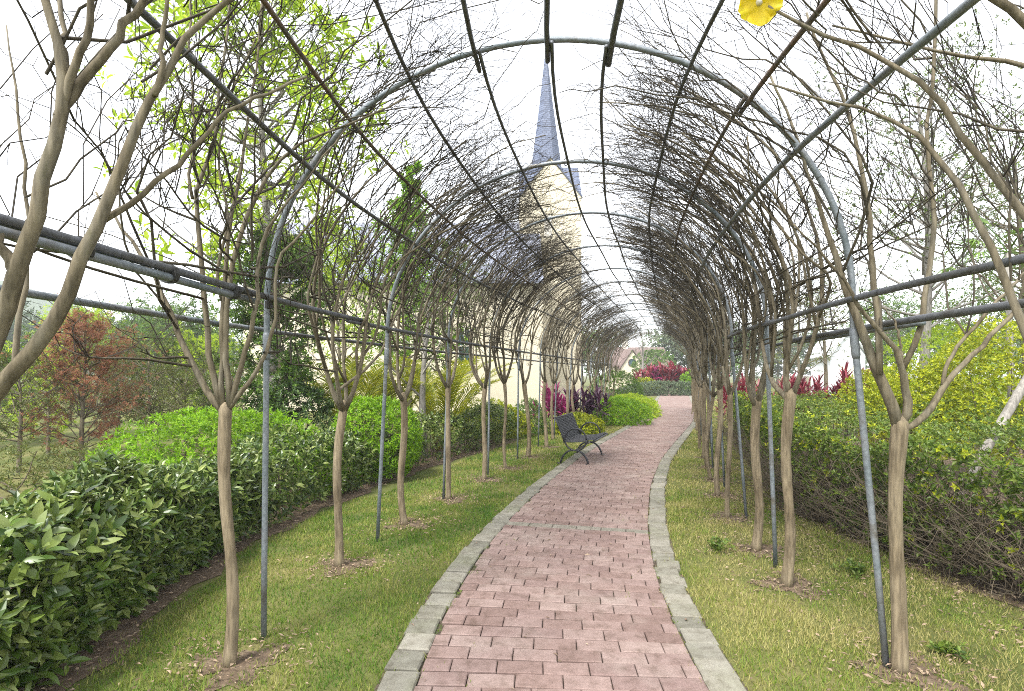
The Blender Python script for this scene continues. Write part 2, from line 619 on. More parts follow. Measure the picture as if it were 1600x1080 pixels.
# tunnel axis: depth -> lateral
TZ, TX, TS_ = smooth_curve([(-3, .09), (0, .11), (1.4, .13), (2.3, .145), (2.9, .17), (3.5, .25), (4.2, .385), (5.4, .62), (6.4, .88), (7.6, 1.23), (9.5, 1.8), (11.4, 2.4), (16, 3.9), (21, 5.5), (30, 8.5)])
TS_ = TS_ - np.interp(0, TZ, TS_)
TDX, TDZ = np.gradient(TX, TS_), np.gradient(TZ, TS_)
W0, H0, RISE, RR = 1.60, 1.90, 1.44, 1.51


def s_of_z(z):
    return np.interp(z, TZ, TS_)


def frame(t):
    return np.interp(t, TS_, TX), np.interp(t, TS_, TZ), np.interp(t, TS_, TDX), np.interp(t, TS_, TDZ)


def vault(side, a, t, r):
    """shell coordinates: a up the wall and over the arch, t along the tunnel, r out of the shell"""
    a, t, r = np.broadcast_arrays(np.asarray(a, float), np.asarray(t, float), np.asarray(r, float))
    x, y, dx, dy = frame(t)
    th = np.clip((a - H0) / RR, 0, None)
    u = np.where(a < H0, W0 + r, (W0 + r) * np.cos(th))
    v = np.where(a < H0, a, H0 + (RISE + r) * np.sin(th))
    return np.stack([x + side * u * dy, y - side * u * dx, v], -1)


def unvault(side, P):
    P = np.asarray(P, float)
    d = (P[:, None, 0] - TX[None]) ** 2 + (P[:, None, 1] - TZ[None]) ** 2
    i = d.argmin(1)
    t = TS_[i]
    u = side * ((P[:, 0] - TX[i]) * TDZ[i] - (P[:, 1] - TZ[i]) * TDX[i])
    v = P[:, 2]
    th = np.arctan2((v - H0) / RISE, u / W0)
    up = v >= H0
    a = np.where(up, H0 + th * RR, v)
    r = np.where(up, np.hypot(u, v - H0) - np.hypot(W0 * np.cos(th), RISE * np.sin(th)), u - W0)
    return a, t, r


# path: depth -> centre, half width
PZ, PXc, PS = smooth_curve([(.5, .2), (2.56, .23), (3.2, .27), (4, .37), (5.3, .64), (7.2, 1.17), (9.5, 1.95), (11.4, 2.7), (17, 5.0), (22.8, 7.0), (31, 9.5), (46, 14.2)])
PS = PS - np.interp(2.3, PZ, PS)
PDX, PDZ = np.gradient(PXc, PS), np.gradient(PZ, PS)
HALF = np.interp(PZ, [2, 8, 31, 46], [.90, .88, 1.1, 1.2])


def path_pt(s, u):
    s, u = np.broadcast_arrays(np.asarray(s, float), np.asarray(u, float))
    x, y, dx, dy = (np.interp(s, PS, q) for q in (PXc, PZ, PDX, PDZ))
    return x + u * dy, y - u * dx


def path_dist(x, y):
    """signed lateral distance from the path centre, and half width there"""
    c = np.interp(y, PZ, PXc)
    sl = np.interp(y, PZ, PDX / PDZ)
    return (x - c) / np.sqrt(1 + sl ** 2), np.interp(y, PZ, HALF)


# ------------------------------------------------------------------ ground and path
def make_ground():
    n = 60
    g = np.concatenate([-np.geomspace(600, 4, n // 2), [0], np.geomspace(4, 600, n // 2)])
    X, Y = np.meshgrid(g, g, indexing='ij')
    Z = np.zeros_like(X)
    V = np.stack([X, Y + 20, Z], -1).reshape(-1, 3)
    m = len(g)
    i = np.arange(m * m).reshape(m, m)
    q = np.stack([i[:-1, :-1], i[1:, :-1], i[1:, 1:], i[:-1, 1:]], -1).reshape(-1, 4)
    o = obj('ground', np_mesh('ground', V, q), M['ground'])
    tag(o, kind='structure')


make_ground()


def strip(name, xs0, ys0, xs1, ys1, z, mat, parent=None):
    n = len(xs0)
    V = np.concatenate([np.stack([xs0, ys0, np.full(n, z)], 1), np.stack([xs1, ys1, np.full(n, z)], 1)])
    i = np.arange(n - 1)
    q = np.stack([i, i + n, i + n + 1, i + 1], 1)
    return obj(name, np_mesh(name, V, q), mat, parent)


def brick_template(l, w, h, c=.006, taper=.0):
    """chamfered block, base on z=0, centred"""
    x, y = l / 2, w / 2
    V = [[sx * x, sy * y, 0] for sx, sy in ((-1, -1), (1, -1), (1, 1), (-1, 1))]
    V += [[sx * x, sy * y, h - c] for sx, sy in ((-1, -1), (1, -1), (1, 1), (-1, 1))]
    V += [[sx * (x - c), sy * (y - c), h] for sx, sy in ((-1, -1), (1, -1), (1, 1), (-1, 1))]
    Fq = [[8, 9, 10, 11]]
    for k in range(4):
        j = (k + 1) % 4
        Fq += [[k, j, j + 4, k + 4], [k + 4, j + 4, j + 8, k + 8]]
    return np.array(V), np.array(Fq)


def make_path():
    sm = np.arange(np.interp(.6, PZ, PS), PS[-1] - .3, .25)
    hw = np.interp(sm, PS, HALF)
    x0, y0 = path_pt(sm, -hw)
    x1, y1 = path_pt(sm, hw)
    path = strip('path', x0, y0, x1, y1, .004, M['joint'])
    tag(path, kind='structure')
    rg = np.random.default_rng(3)
    pitch, bl = .1195, .236
    BH = .021
    tb, tf = brick_template(bl - .005, pitch - .0085, BH, .0045)
    tshort, _ = brick_template(bl * .5 - .005, pitch - .0085, BH, .0045)
    tedge, _ = brick_template(.175, pitch * 1.5 - .006, BH + .002, .008)
    me_b = np_mesh('brick', tb, tf)
    me_s = np_mesh('brick_half', tshort, tf)
    me_g = np_mesh('brick_grey', tb, tf)
    me_e = np_mesh('edging_stone', tedge, tf)
    me_b.materials.append(M['brick'])
    me_s.materials.append(M['brick'])
    me_g.materials.append(M['band'])
    me_e.materials.append(M['edging'])
    far = Geo()
    n_ind = 0
    s_start = np.interp(2.28, PZ, PS)
    s_end = PS[-1] - .5
    rows = int((s_end - s_start) / pitch)
    band = int((np.interp(5.12, PZ, PS) - s_start) / pitch)
    for i in range(rows):
        s = s_start + (i + .5) * pitch
        hwr = np.interp(s, PS, HALF) - .195
        L, Rr = -hwr, hwr
        off = (.5 if i % 2 else 0) * bl + .03 * math.sin(i * 1.7)
        u = L - ((L * 0 + off) % bl)
        dx, dy = np.interp(s, PS, PDX), np.interp(s, PS, PDZ)
        ang = math.atan2(-dx, dy)
        while u < Rr - .02:
            a, b = max(u, L), min(u + bl, Rr)
            u += bl
            w = b - a
            if w < .05:
                continue
            cx, cy = path_pt(s, (a + b) / 2)
            rot = ang + rg.normal(0, .008)
            zz = .003 + rg.normal(0, .0016)
            tilt = rg.normal(0, .006, 2)
            if n_ind < 300:
                full = w > bl * .8
                me = me_b if full else me_s
                if i == band and full:
                    me = me_g
                o = obj('brick', me, None, path)
                o.location = (cx, cy, zz)
                o.rotation_euler = (tilt[0], tilt[1], rot)
                o.scale = ((w - .005) / ((bl if full else bl * .5) - .005), 1, 1)
                n_ind += 1
            else:
                V = tb.copy()
                V[:, 0] *= (w - .005) / (bl - .005)
                V[:, 2] += V[:, 0] * tilt[1] * .5 + V[:, 1] * tilt[0] * .5 + zz
                c, sn = math.cos(rot), math.sin(rot)
                far.add(np.stack([V[:, 0] * c - V[:, 1] * sn + cx, V[:, 0] * sn + V[:, 1] * c + cy, V[:, 2]], 1), tf)
    o = far.build('far_bricks', M['brick'], path)
    tag(o, kind='stuff')
    fe = Geo()
    pe = pitch * 1.5
    for i in range(int((s_end - s_start) / pe)):
        s = s_start + (i + .5) * pe
        dx, dy = np.interp(s, PS, PDX), np.interp(s, PS, PDZ)
        for sd in (-1, 1):
            hwr = np.interp(s, PS, HALF)
            cx, cy = path_pt(s, sd * (hwr - .104 + rg.normal(0, .007)))
            rot = math.atan2(-dx, dy) + rg.normal(0, .025)
            z = .004 + rg.normal(0, .003)
            if i < 60:
                o = obj('edging_stone', me_e, None, path)
                o.location = (cx, cy, z)
                o.rotation_euler = (rg.normal(0, .012), rg.normal(0, .015), rot)
            else:
                V = tedge.copy()
                c, sn = math.cos(rot), math.sin(rot)
                fe.add(np.stack([V[:, 0] * c - V[:, 1] * sn + cx, V[:, 0] * sn + V[:, 1] * c + cy, V[:, 2] + z], 1), tf)
    o = fe.build('far_edging', M['edging'], path)
    tag(o, kind='stuff')
    return path


make_path()

# tree rows (x, depth): measured bases, then regular spacing
LT = [(-1.56, 1.42), (-1.48, 2.76), (-1.37, 4.19), (-1.08, 5.34), (-.77, 6.4), (-.41, 7.6), (-.10, 8.5), (.29, 9.7), (.72, 11.0)]
RT = [(1.98, 1.32), (1.98, 2.70), (1.965, 3.8), (2.10, 4.57), (2.27, 5.58), (2.57, 6.6), (2.87, 7.6), (3.18, 8.6), (3.48, 9.6)]
for lst, side in ((LT, -1), (RT, 1)):
    t = float(unvault(side, np.array([[lst[-1][0], lst[-1][1], 0]]))[1][0])
    while t < s_of_z(21.2):
        t += 1.22
        p = vault(side, 0, t, .06 * math.sin(t * 7))
        lst.append((float(p[0]), float(p[1])))

# hedge foot line at left (x, depth)
HEDGE_FOOT = np.array([(-2.25, 1.2), (-2.3, 2.7), (-2.5, 4.4), (-2.28, 5.8), (-1.84, 7.6), (-1.2, 9.3), (-.4, 11.0), (.1, 12.5)])


def hedge_front_x(z):
    return np.interp(z, HEDGE_FOOT[:, 1], HEDGE_FOOT[:, 0])


# soil strip under the hedge
zz = np.arange(1.0, 12.6, .2)
so = strip('soil_bed', hedge_front_x(zz) - 1.2, zz, hedge_front_x(zz) + .16 + .06 * np.sin(zz * 5) + .04 * np.sin(zz * 11.3), zz, .005, M['soil'])
tag(so, kind='structure')
zz = np.arange(2.6, 14, .2)
xr = np.interp(zz, [2.6, 4.0, 6, 9, 14], [3.35, 3.15, 3.05, 4.05, 5.6])
so = strip('soil_bank', xr + .06 * np.sin(zz * 6) + .04 * np.sin(zz * 13), zz, xr + 6, zz, .005, M['soil'])
tag(so, kind='structure')


def soil_patches():
    rg = np.random.default_rng(9)
    for x, y in LT[1:9] + RT[1:9]:
        k = 28
        a = np.arange(k) * 2 * math.pi / k
        r = .20 + .06 * np.sin(a * 3 + x * 9) + .04 * np.sin(a * 7 + y * 5) + rg.normal(0, .012, k)
        V = np.concatenate([[[x + .05, y, .0055]], np.stack([x + .05 + r * np.cos(a), y + r * np.sin(a) * .9, np.full(k, .0045)], 1)])
        i = np.arange(k)
        f = np.stack([np.zeros(k, int), i + 1, (i + 1) % k + 1], 1)
        tag(obj('soil_patch', np_mesh('soil_patch', V, f), M['soil']), kind='structure')


soil_patches()


# ------------------------------------------------------------------ lawn
def lump(x, y, seed=0):
    return (np.sin(x * 2.1 + seed) * np.cos(y * 1.7 - seed) + .6 * np.sin(x * 5.3 + y * 3.1 + seed * 2) + .4 * np.sin(x * 11.7 - y * 9.1)) / 2


def bare(x, y):
    """1 near a trunk foot (worn soil) or under the hedge"""
    m = np.zeros_like(x)
    for i, (tx, ty) in enumerate(LT[:9] + RT[:9]):
        d = np.hypot((x - tx - .05), (y - ty) * 1.1)
        d = d * (1 + .35 * np.sin(np.arctan2(y - ty, x - tx) * 3 + i * 2) + .2 * np.sin(np.arctan2(y - ty, x - tx) * 7 + i))
        m = np.maximum(m, np.clip(1.35 - d / .2, 0, 1))
    d = x - hedge_front_x(y)
    m = np.maximum(m, np.clip(1 - (d - .12) / .16, 0, 1) * (y < 12.6) * (d > -1.2))
    xr = np.interp(y, [2.6, 4.0, 6, 9, 14], [3.4, 3.2, 3.1, 4.1, 5.6])
    m = np.maximum(m, np.clip((x - xr + .25) / .35, 0, 1) * (y > 2.3) * (y < 14))
    return m


def make_grass():
    geo = Geo()
    rg = np.random.default_rng(21)

    def patch(y0, y1, dens, wid, hgt, xl, xr):
        ylist = rg.uniform(y0, y1, int(dens * (y1 - y0) * (xr - xl)))
        x = rg.uniform(xl, xr, len(ylist)) + np.interp(ylist, TZ, TX) - .2
        d, hw = path_dist(x, ylist)
        out = np.abs(d) - hw
        edge = rg.uniform(-.115, .0, len(x)) * rg.random(len(x)) ** .6 + .055 * lump(x * 3, ylist * 3, 4)
        keep = (out > edge) & (rg.random(len(x)) > bare(x, ylist) * .93)
        keep &= rg.random(len(x)) < .72 + .35 * lump(x, ylist, 1)
        x, y = x[keep], ylist[keep]
        n = len(x)
        h = hgt * rg.uniform(.45, 1.2, n) * (1 + .35 * lump(x * 1.5, y * 1.5, 2))
        th = rg.uniform(0, 6.28, n)
        lean = rg.uniform(.15, 1.0, n)
        D = np.stack([np.cos(th) * lean, np.sin(th) * lean, np.ones(n)], 1)
        N = np.stack([np.cos(th), np.sin(th), -lean * .4], 1)
        ph = rg.normal(0, .9, n)
        N[:, 0], N[:, 1] = N[:, 0] * np.cos(ph) - N[:, 1] * np.sin(ph), N[:, 0] * np.sin(ph) + N[:, 1] * np.cos(ph)
        leaf_geo(geo, np.stack([x, y, np.full(n, .003)], 1), D, N, h, wid * rg.uniform(.7, 1.3, n), T1)

    patch(2.2, 4.2, 9000, .0046, .040, -2.3, 3.4)
    patch(4.2, 6.5, 6000, .0065, .040, -2.6, 3.2)
    patch(6.5, 10, 2600, .010, .042, -2.4, 3.2)
    patch(10, 17, 1100, .018, .045, -2.6, 4)
    patch(17, 30, 300, .035, .05, -4, 9)
    k = 150
    sy = np.interp(2.4 + 8 * rg.random(k) ** 1.4, PZ, PS)
    sd = np.sign(rg.normal(size=k))
    hwk = np.interp(sy, PS, HALF)
    u_ = sd * (hwk - np.where(rg.random(k) < .7, .196, rg.uniform(.2, .5, k)))
    tx_, ty_ = path_pt(sy, u_)
    for q in range(9):
        th = rg.uniform(0, 6.28, k)
        D = np.stack([np.cos(th) * .7, np.sin(th) * .7, np.ones(k)], 1)
        N = np.stack([-np.sin(th), np.cos(th), np.zeros(k)], 1) + rg.normal(0, .4, (k, 3))
        leaf_geo(geo, np.stack([tx_ + rg.normal(0, .012, k), ty_ + rg.normal(0, .03, k), np.full(k, .012)], 1), D, N, rg.uniform(.012, .035, k), .005, T1)
    o = geo.build('grass', M['grass'])
    tag(o, 'short lawn grass, green and straw coloured, along both path edges', 'grass', kind='stuff')
    # longer straws and fallen leaves round trunk feet and along the hedge
    lg = Geo()
    P = []
    for tx, ty in LT[:8] + RT[:8]:
        k = 330
        P.append(np.stack([tx + .05 + rg.normal(0, .23, k), ty + rg.normal(0, .2, k)], 1))
    k = 2600
    yy = rg.uniform(1.8, 11, k)
    P.append(np.stack([hedge_front_x(yy) + rg.uniform(-.5, .2, k), yy], 1))
    k = 2000
    yy = rg.uniform(2.6, 9, k)
    P.append(np.stack([np.interp(yy, [2.6, 4.0, 6, 9, 14], [3.05, 2.85, 2.75, 3.75, 5.3]) + rg.normal(.15, .3, k), yy], 1))
    k = 500
    yy = rg.uniform(2.3, 8, k)
    P.append(np.stack([rg.uniform(-2, 3.3, k), yy], 1))
    P = np.concatenate(P)
    d, hw = path_dist(P[:, 0], P[:, 1])
    P = P[np.abs(d) > hw - .05]
    k = 70
    yy = 2.4 + 8 * rg.random(k) ** 1.5
    on = np.stack(path_pt(np.interp(yy, PZ, PS), rg.uniform(-.85, .85, k)), 1)
    P = np.concatenate([P, on])
    n = len(P)
    th = rg.uniform(0, 6.28, n)
    D = np.stack([np.cos(th), np.sin(th), rg.normal(.1, .3, n)], 1)
    D[-k:, 2] = 0
    N = np.stack([rg.normal(0, .4, n), rg.normal(0, .4, n), np.ones(n)], 1)
    leaf_geo(lg, np.stack([P[:, 0], P[:, 1], np.concatenate([rg.uniform(.008, .03, n - k), np.full(k, .031)])], 1), D, N, rg.uniform(.010, .048, n), rg.uniform(.004, .018, n), T2)
    o = lg.build('leaf_litter', M['litter'])
    tag(o, 'dry brown leaves strewn round the trunk feet and shrub beds', 'leaf litter', kind='stuff')


make_grass()
#@@PART2

# ------------------------------------------------------------------ church, cottage, hut
def gable_prism(x0, x1, y0, y1, z0, z1, axis='x', over=0.0):
    """roof solid with ridge along axis"""
    if axis == 'x':
        ym = (y0 + y1) / 2
        V = [[x0, y0, z0], [x1, y0, z0], [x1, y1, z0], [x0, y1, z0], [x0, ym, z1], [x1, ym, z1]]
        return np.array(V, float), [np.array([[0, 1, 5, 4], [2, 3, 4, 5], [0, 3, 2, 1]]), np.array([[0, 4, 3], [1, 2, 5]])]
    xm = (x0 + x1) / 2
    V = [[x0, y0, z0], [x1, y0, z0], [x1, y1, z0], [x0, y1, z0], [xm, y0, z1], [xm, y1, z1]]
    return np.array(V, float), [np.array([[0, 4, 5, 3], [1, 2, 5, 4], [0, 3, 2, 1]]), np.array([[0, 1, 4], [2, 3, 5]])]


def roof_shell(x0, x1, y0, y1, z0, z1, axis='x', th=.14):
    """two sloping slabs meeting at the ridge"""
    g = Geo()
    if axis == 'x':
        ym = (y0 + y1) / 2
        for ya in (y0, y1):
            V = [[x0, ya, z0], [x1, ya, z0], [x1, ym, z1], [x0, ym, z1], [x0, ya, z0 + th], [x1, ya, z0 + th], [x1, ym, z1 + th], [x0, ym, z1 + th]]
            g.add(V, [[0, 1, 2, 3], [4, 7, 6, 5], [0, 4, 5, 1], [3, 2, 6, 7], [0, 3, 7, 4], [1, 5, 6, 2]])
    else:
        xm = (x0 + x1) / 2
        for xa in (x0, x1):
            V = [[xa, y0, z0], [xa, y1, z0], [xm, y1, z1], [xm, y0, z1], [xa, y0, z0 + th], [xa, y1, z0 + th], [xm, y1, z1 + th], [xm, y0, z1 + th]]
            g.add(V, [[0, 1, 2, 3], [4, 7, 6, 5], [0, 4, 5, 1], [3, 2, 6, 7], [0, 3, 7, 4], [1, 5, 6, 2]])
    return g


def arched_window(parent, x, y, z0, w, h):
    """lancet window on a wall facing the camera"""
    r = w / 2
    ang = np.linspace(0, math.pi, 9)
    out = [(-r, 0), (r, 0)] + [(r * math.cos(a), h - r + r * math.sin(a)) for a in ang]
    o2 = np.array(out)
    n = len(o2)
    gl = Geo()
    gl.add(np.stack([x + o2[:, 0], np.full(n, y - .02), z0 + o2[:, 1]], 1), [list(range(n))])
    wdw = gl.build('window', M['glass'], parent)
    fr = Geo()
    P = np.stack([x + o2[:, 0], np.full(n, y - .03), z0 + o2[:, 1]], 1)
    P = np.concatenate([P, P[:1]])
    for a, b in zip(P[:-1], P[1:]):
        fr.tubes(np.array([a, b]), np.array([.05, .05]), 4)
    fr.box((x, y - .03, z0 + h / 2), (.05, .05, h))
    fr.box((x, y - .03, z0 + h * .5), (w, .05, .05))
    o = fr.build('frame', M['trim'], wdw, origin=world_loc(parent))
    o.location = (0, 0, 0)
    s = Geo()
    s.box((x, y - .08, z0 - .06), (w + .3, .16, .12))
    s.build('sill', M['trim'], wdw, origin=world_loc(parent))


def make_church():
    ch = thing('church', 'cream church with slate roof and tall pointed spire behind the left trees', 'church', (-2, 24, 0))
    nx0, nx1, ny0, ny1, ez, rz = -11.2, 1.28, 22.0, 28.5, 5.5, 8.6
    g = Geo()
    g.box(((nx0 + nx1) / 2, (ny0 + ny1) / 2, ez / 2), (nx1 - nx0, ny1 - ny0, ez))
    V, fs = gable_prism(nx0, nx1, ny0, ny1, ez, rz - .1, 'x')
    V = V + np.array([0, 0, .001])
    g.add(V, *fs)
    g.build('nave_wall', M['cream'], ch)
    r = roof_shell(nx0 - .15, nx1 + .02, ny0 - .35, ny1 + .35, ez - .25, rz, 'x')
    r.build('nave_roof', M['slate_pale'], ch)
    for x in (-1.98,):
        arched_window(ch, x, ny0, 1.9, .55, 1.6)
    # tower
    tx0, tx1, ty0, ty1, th, gp = .36, 3.22, 24.5, 27.36, 9.75, 11.55
    t = Geo()
    t.box(((tx0 + tx1) / 2, (ty0 + ty1) / 2, th / 2), (tx1 - tx0, ty1 - ty0, th))
    for ax in ('x', 'y'):
        V, fs = gable_prism(tx0 + (.0), tx1, ty0, ty1, th, gp, ax)
        t.add(V + np.array([0, 0, .002 if ax == 'x' else .0]), *fs)
    tw = t.build('tower_wall', M['cream'], ch)
    tr = roof_shell(tx0 - .02, tx1 + .02, ty0 + .03, ty1 - .03, th - .02, gp + .0, 'x', .12)
    tr2 = roof_shell(tx0 - .03, tx1 + .03, ty0 - .06, ty1 + .06, th - .05, gp + .02, 'y', .10)
    tr.build('gable_roof', M['slate'], ch)
    tr2.build('gable_roof', M['slate'], ch)
    cx, cy = (tx0 + tx1) / 2, (ty0 + ty1) / 2
    cx = PX(850, 80, cy)[0] + .1
    s = Geo()
    k = 8
    a = np.arange(k) * 2 * math.pi / k + math.pi / 8
    tip = PX(850, 78, cy)[2]
    rings = [(1.02, gp - 1.2), (.78, gp + .1), (.35, gp + 3.2), (.03, tip)]
    V = np.concatenate([np.stack([cx + r_ * np.cos(a), cy + r_ * np.sin(a), np.full(k, z_)], 1) for r_, z_ in rings])
    i = np.arange(k)
    q = np.concatenate([np.stack([i + k * j, (i + 1) % k + k * j, (i + 1) % k + k * (j + 1), i + k * (j + 1)], 1) for j in range(len(rings) - 1)])
    s.add(V, q)
    s.build('spire', M['slate'], ch)
    c = Geo()
    c.box((cx, cy, tip + .45), (.06, .06, 1.0))
    c.box((cx, cy - .0, tip + .62), (.62, .05, .06))
    c.build('cross', M['white'], ch)
    ow = Geo()
    ow.box((cx, ty0 - .02, 8.4), (.35, .05, 1.0))
    o = ow.build('louvre', M['trim'], ch)
    return ch


make_church()


def make_cottage():
    z = 55.0
    c = PX(995, 585, z)
    ct = thing('cottage', 'small far cottage with brown tiled roof and round gable window', 'house', (c[0], z, 0))
    g = Geo()
    x0, x1 = PX(952, 0, z)[0], PX(1043, 0, z)[0]
    g.box(((x0 + x1) / 2, z + 2, 1.2), (x1 - x0, 4, 2.4))
    g.build('wall', M['cream'], ct)
    roof_shell(x0 - .2, x1 + .2, z - .4, z + 4.4, 2.3, 4.3, 'x').build('roof', M['tile'], ct)
    gx0, gx1 = PX(968, 0, z)[0], PX(1003, 0, z)[0]
    f = Geo()
    f.box(((gx0 + gx1) / 2, z - .2, 1.1), (gx1 - gx0, 1.2, 2.2))
    V, fs = gable_prism(gx0, gx1, z - .8, z + .4, 2.2, 3.9, 'y')
    f.add(V, *fs)
    f.build('gable_wall', M['cream'], ct)
    roof_shell(gx0 - .18, gx1 + .18, z - .95, z + 1.6, 2.05, 4.02, 'y', .12).build('gable_roof', M['tile'], ct)
    wx, wz = PX(985, 567, z)[0], PX(985, 567, z)[2]
    a = np.arange(16) * 2 * math.pi / 16
    w = Geo()
    w.add(np.stack([wx + .38 * np.cos(a), np.full(16, z - .83), wz + .38 * np.sin(a)], 1), [list(range(16))])
    wd = w.build('round_window', M['glass'], ct)
    fr = Geo()
    P = np.stack([wx + .4 * np.cos(a), np.full(16, z - .84), wz + .4 * np.sin(a)], 1)
    P = np.concatenate([P, P[:2]])
    fr.tubes(P, np.full(len(P), .05), 5)
    fr.build('frame', M['tile'], wd, origin=world_loc(ct))
    d = Geo()
    dx0, dx1 = PX(1014, 0, z)[0], PX(1030, 0, z)[0]
    V, fs = gable_prism(dx0, dx1, z - .55, z + .8, 2.3, 3.3, 'y')
    d.add(V, *fs)
    d.build('dormer', M['tile'], ct)
    ck = Geo()
    ck.box((PX(983, 0, z)[0], z + 2, 4.5), (.5, .5, 1.5))
    ck.box((PX(983, 0, z)[0], z + 2, 5.3), (.65, .65, .15))
    ck.build('chimney', M['trim'], ct)
    # white hut at right
    z = 24.0
    x0, x1 = PX(1298, 0, z)[0], PX(1352, 0, z)[0]
    h = thing('garden_hut', 'small white gabled hut behind the red strap-leaved plants at right', 'hut', ((x0 + x1) / 2, z, 0))
    g = Geo()
    g.box(((x0 + x1) / 2, z + .8, 1.2), (x1 - x0, 1.6, 2.4))
    V, fs = gable_prism(x0, x1, z, z + 1.6, 2.4, 3.4, 'y')
    g.add(V, *fs)
    g.build('wall', M['white'], h)
    roof_shell(x0 - .15, x1 + .15, z - .15, z + 1.75, 2.28, 3.5, 'y', .08).build('roof', M['white'], h)
    d = Geo()
    d.box(((x0 + x1) / 2, z - .015, .95), (.7, .04, 1.9))
    d.build('door', M['trim'], h)


make_cottage()


# ------------------------------------------------------------------ steel arch tunnel
def make_tunnel():
    root = thing('arch_tunnel', 'galvanised steel pipe arch tunnel spanning the brick path', 'arch tunnel', (.26, 2.9, 0))
    zc = [1.05, 2.9, 4.48, 6.0]
    while zc[-1] < 20.3:
        zc.append(zc[-1] + 1.5)
    ts = [float(s_of_z(z)) for z in zc]
    for k, t in enumerate(ts):
        # left foot, wall, arch, wall, right foot
        a = np.concatenate([[-.05, .5, 1.0, 1.4], np.linspace(1.75, H0 + RR * math.pi / 2, 22)])
        lean_l, lean_r = (.02, .17) if k < 2 else (.06 + .04 * math.sin(k), .1 + .05 * math.cos(k * 2))
        f = np.clip(1 - a / 1.8, 0, 1)
        dr = .0
        A = vault(-1, a, t, dr + f * lean_l)
        B = vault(1, a, t, dr + f * lean_r)
        P = np.concatenate([A, B[-2::-1]])
        P[:, 2] += .02 * math.sin(k * 2.3) * (P[:, 2] > 1.8)
        rad = .0165 if k < 3 else .0155
        g = Geo()
        g.tubes(P, np.full(len(P), rad), 10)
        hp = g.build('hoop', M['hoop'], root, smooth=True)
        # sleeves where leg and bow are joined
        for side in (-1, 1):
            sl = Geo()
            a2 = np.array([1.60, 1.62, 1.74, 1.76])
            f2 = np.clip(1 - a2 / 1.8, 0, 1) * (lean_l if side < 0 else lean_r)
            sl.tubes(vault(side, a2, t, f2), np.array([rad, rad + .005, rad + .005, rad]), 10)
            sl.build('sleeve', M['hoop'], hp, smooth=True, origin=world_loc(root))
    t_end = ts[-1] + .12
    t1 = ts[1]

    def pipe(side, a, r, ta, tb, rad, mat, name='purlin', sag=.012, ph=0.0):
        t = np.linspace(ta, tb, max(6, int((tb - ta) / .25)))
        P = vault(side, np.full(len(t), a), t, r + sag * np.sin(t * 2.1 + ph))
        g = Geo()
        g.tubes(P, np.full(len(t), rad), 8)
        return g.build(name, mat, root, smooth=True)

    us = [-1.33, -1.11, -.74, -.38, .02, .35, .76, 1.07, 1.32]
    near_r = [.0135, .012, .0125, .013, .0145, .0175, .0125, .0125, .016]
    mats = [M['pipe'], M['rust'], M['pipe'], M['pipe'], M['pipe'], M['pipe'], M['pipe'], M['rust'], M['hoop']]
    for k, u in enumerate(us):
        side = -1 if u < 0 else 1
        th = math.acos(min(1, abs(u) / W0))
        a = H0 + RR * th
        # overlapping lengths lashed together at hoops
        cuts = [ts[0] - 1.2, t1 if k in (3, 4, 5, 7) else ts[0] + .4, ts[min(5, len(ts) - 1)] + (k % 3) * 1.5 if len(ts) > 6 else t1 + 5, t_end]
        for j in range(3):
            ta, tb = cuts[j] - (.07 if j else 0), cuts[j + 1] + (.10 if j < 2 else 0)
            rad = near_r[k] if j == 0 or k in (0, 8) else .0108
            pipe(side, a + (.015 if j % 2 else -.010) * (1 if k % 2 else -1), -.036, ta, tb, rad, mats[k] if j != 1 or k not in (4, 5) else M['pipe'], ph=k)
    # eaves rails: doubled pipe at the left, single at the right, and the outer rails
    pipe(-1, 1.955, -.045, ts[0] - 1.2, ts[2] - .55, .0175, M['pipe'], 'rail')
    pipe(-1, 1.915, -.05, ts[0] - 1.2, ts[1] - .15, .017, M['hoop'], 'rail', ph=1)
    pipe(-1, 1.93, -.038, ts[2] - .75, t_end, .017, M['pipe'], 'rail')
    pipe(1, 1.90, -.05, ts[0] - 1.2, ts[2] - .1, .016, M['pipe'], 'rail')
    pipe(1, 1.91, -.04, ts[2] - .35, t_end, .017, M['pipe'], 'rail')
    pipe(-1, 1.86, .60, ts[0] - .8, ts[1] + .9, .018, M['hoop'], 'rail', sag=.02)
    pipe(-1, 1.83, .42, ts[1] + .6, t_end, .016, M['pipe'], 'rail', sag=.02)
    pipe(1, 1.79, .22, ts[0] - .8, ts[2] + .2, .018, M['pipe'], 'rail', sag=.015)
    pipe(1, 1.78, .30, ts[1] - .1, ts[2] + .2, .015, M['hoop'], 'rail', sag=.01)
    pipe(1, 1.80, .34, ts[2] - .2, t_end, .015, M['pipe'], 'rail', sag=.02)
    # lashings where purlins meet hoops
    for j, t in enumerate(ts[:9]):
        for k, u in enumerate(us):
            g = Geo()
            side = -1 if u < 0 else 1
            a = H0 + RR * math.acos(min(1, abs(u) / W0))
            c = vault(side, a, t, -.018)
            n_ = unit(vault(side, a, t, .1) - c)
            al = unit(vault(side, a + .05, t, -.018) - c)
            ang = np.linspace(0, 4 * math.pi, 17)
            x, y, dx, dy = frame(t)
            d = np.array([dx, dy, 0])
            P = c + n_ * .034 * np.cos(ang)[:, None] + (al * .7 + d * .6) * .032 * np.sin(ang)[:, None] + d * np.linspace(-.012, .012, 17)[:, None]
            g.tubes(P, np.full(17, .003), 4)
            g.build('lashing', M['clamp'], root)
        for side in (-1, 1):
            g = Geo()
            c = vault(side, 1.92, t, -.012)
            g.tubes(np.array([c + [0, 0, -.022], c + [0, 0, -.02], c + [0, 0, .02], c + [0, 0, .022]]), np.array([.017, .022, .022, .017]), 8)
            g.build('clamp', M['clamp'], root)
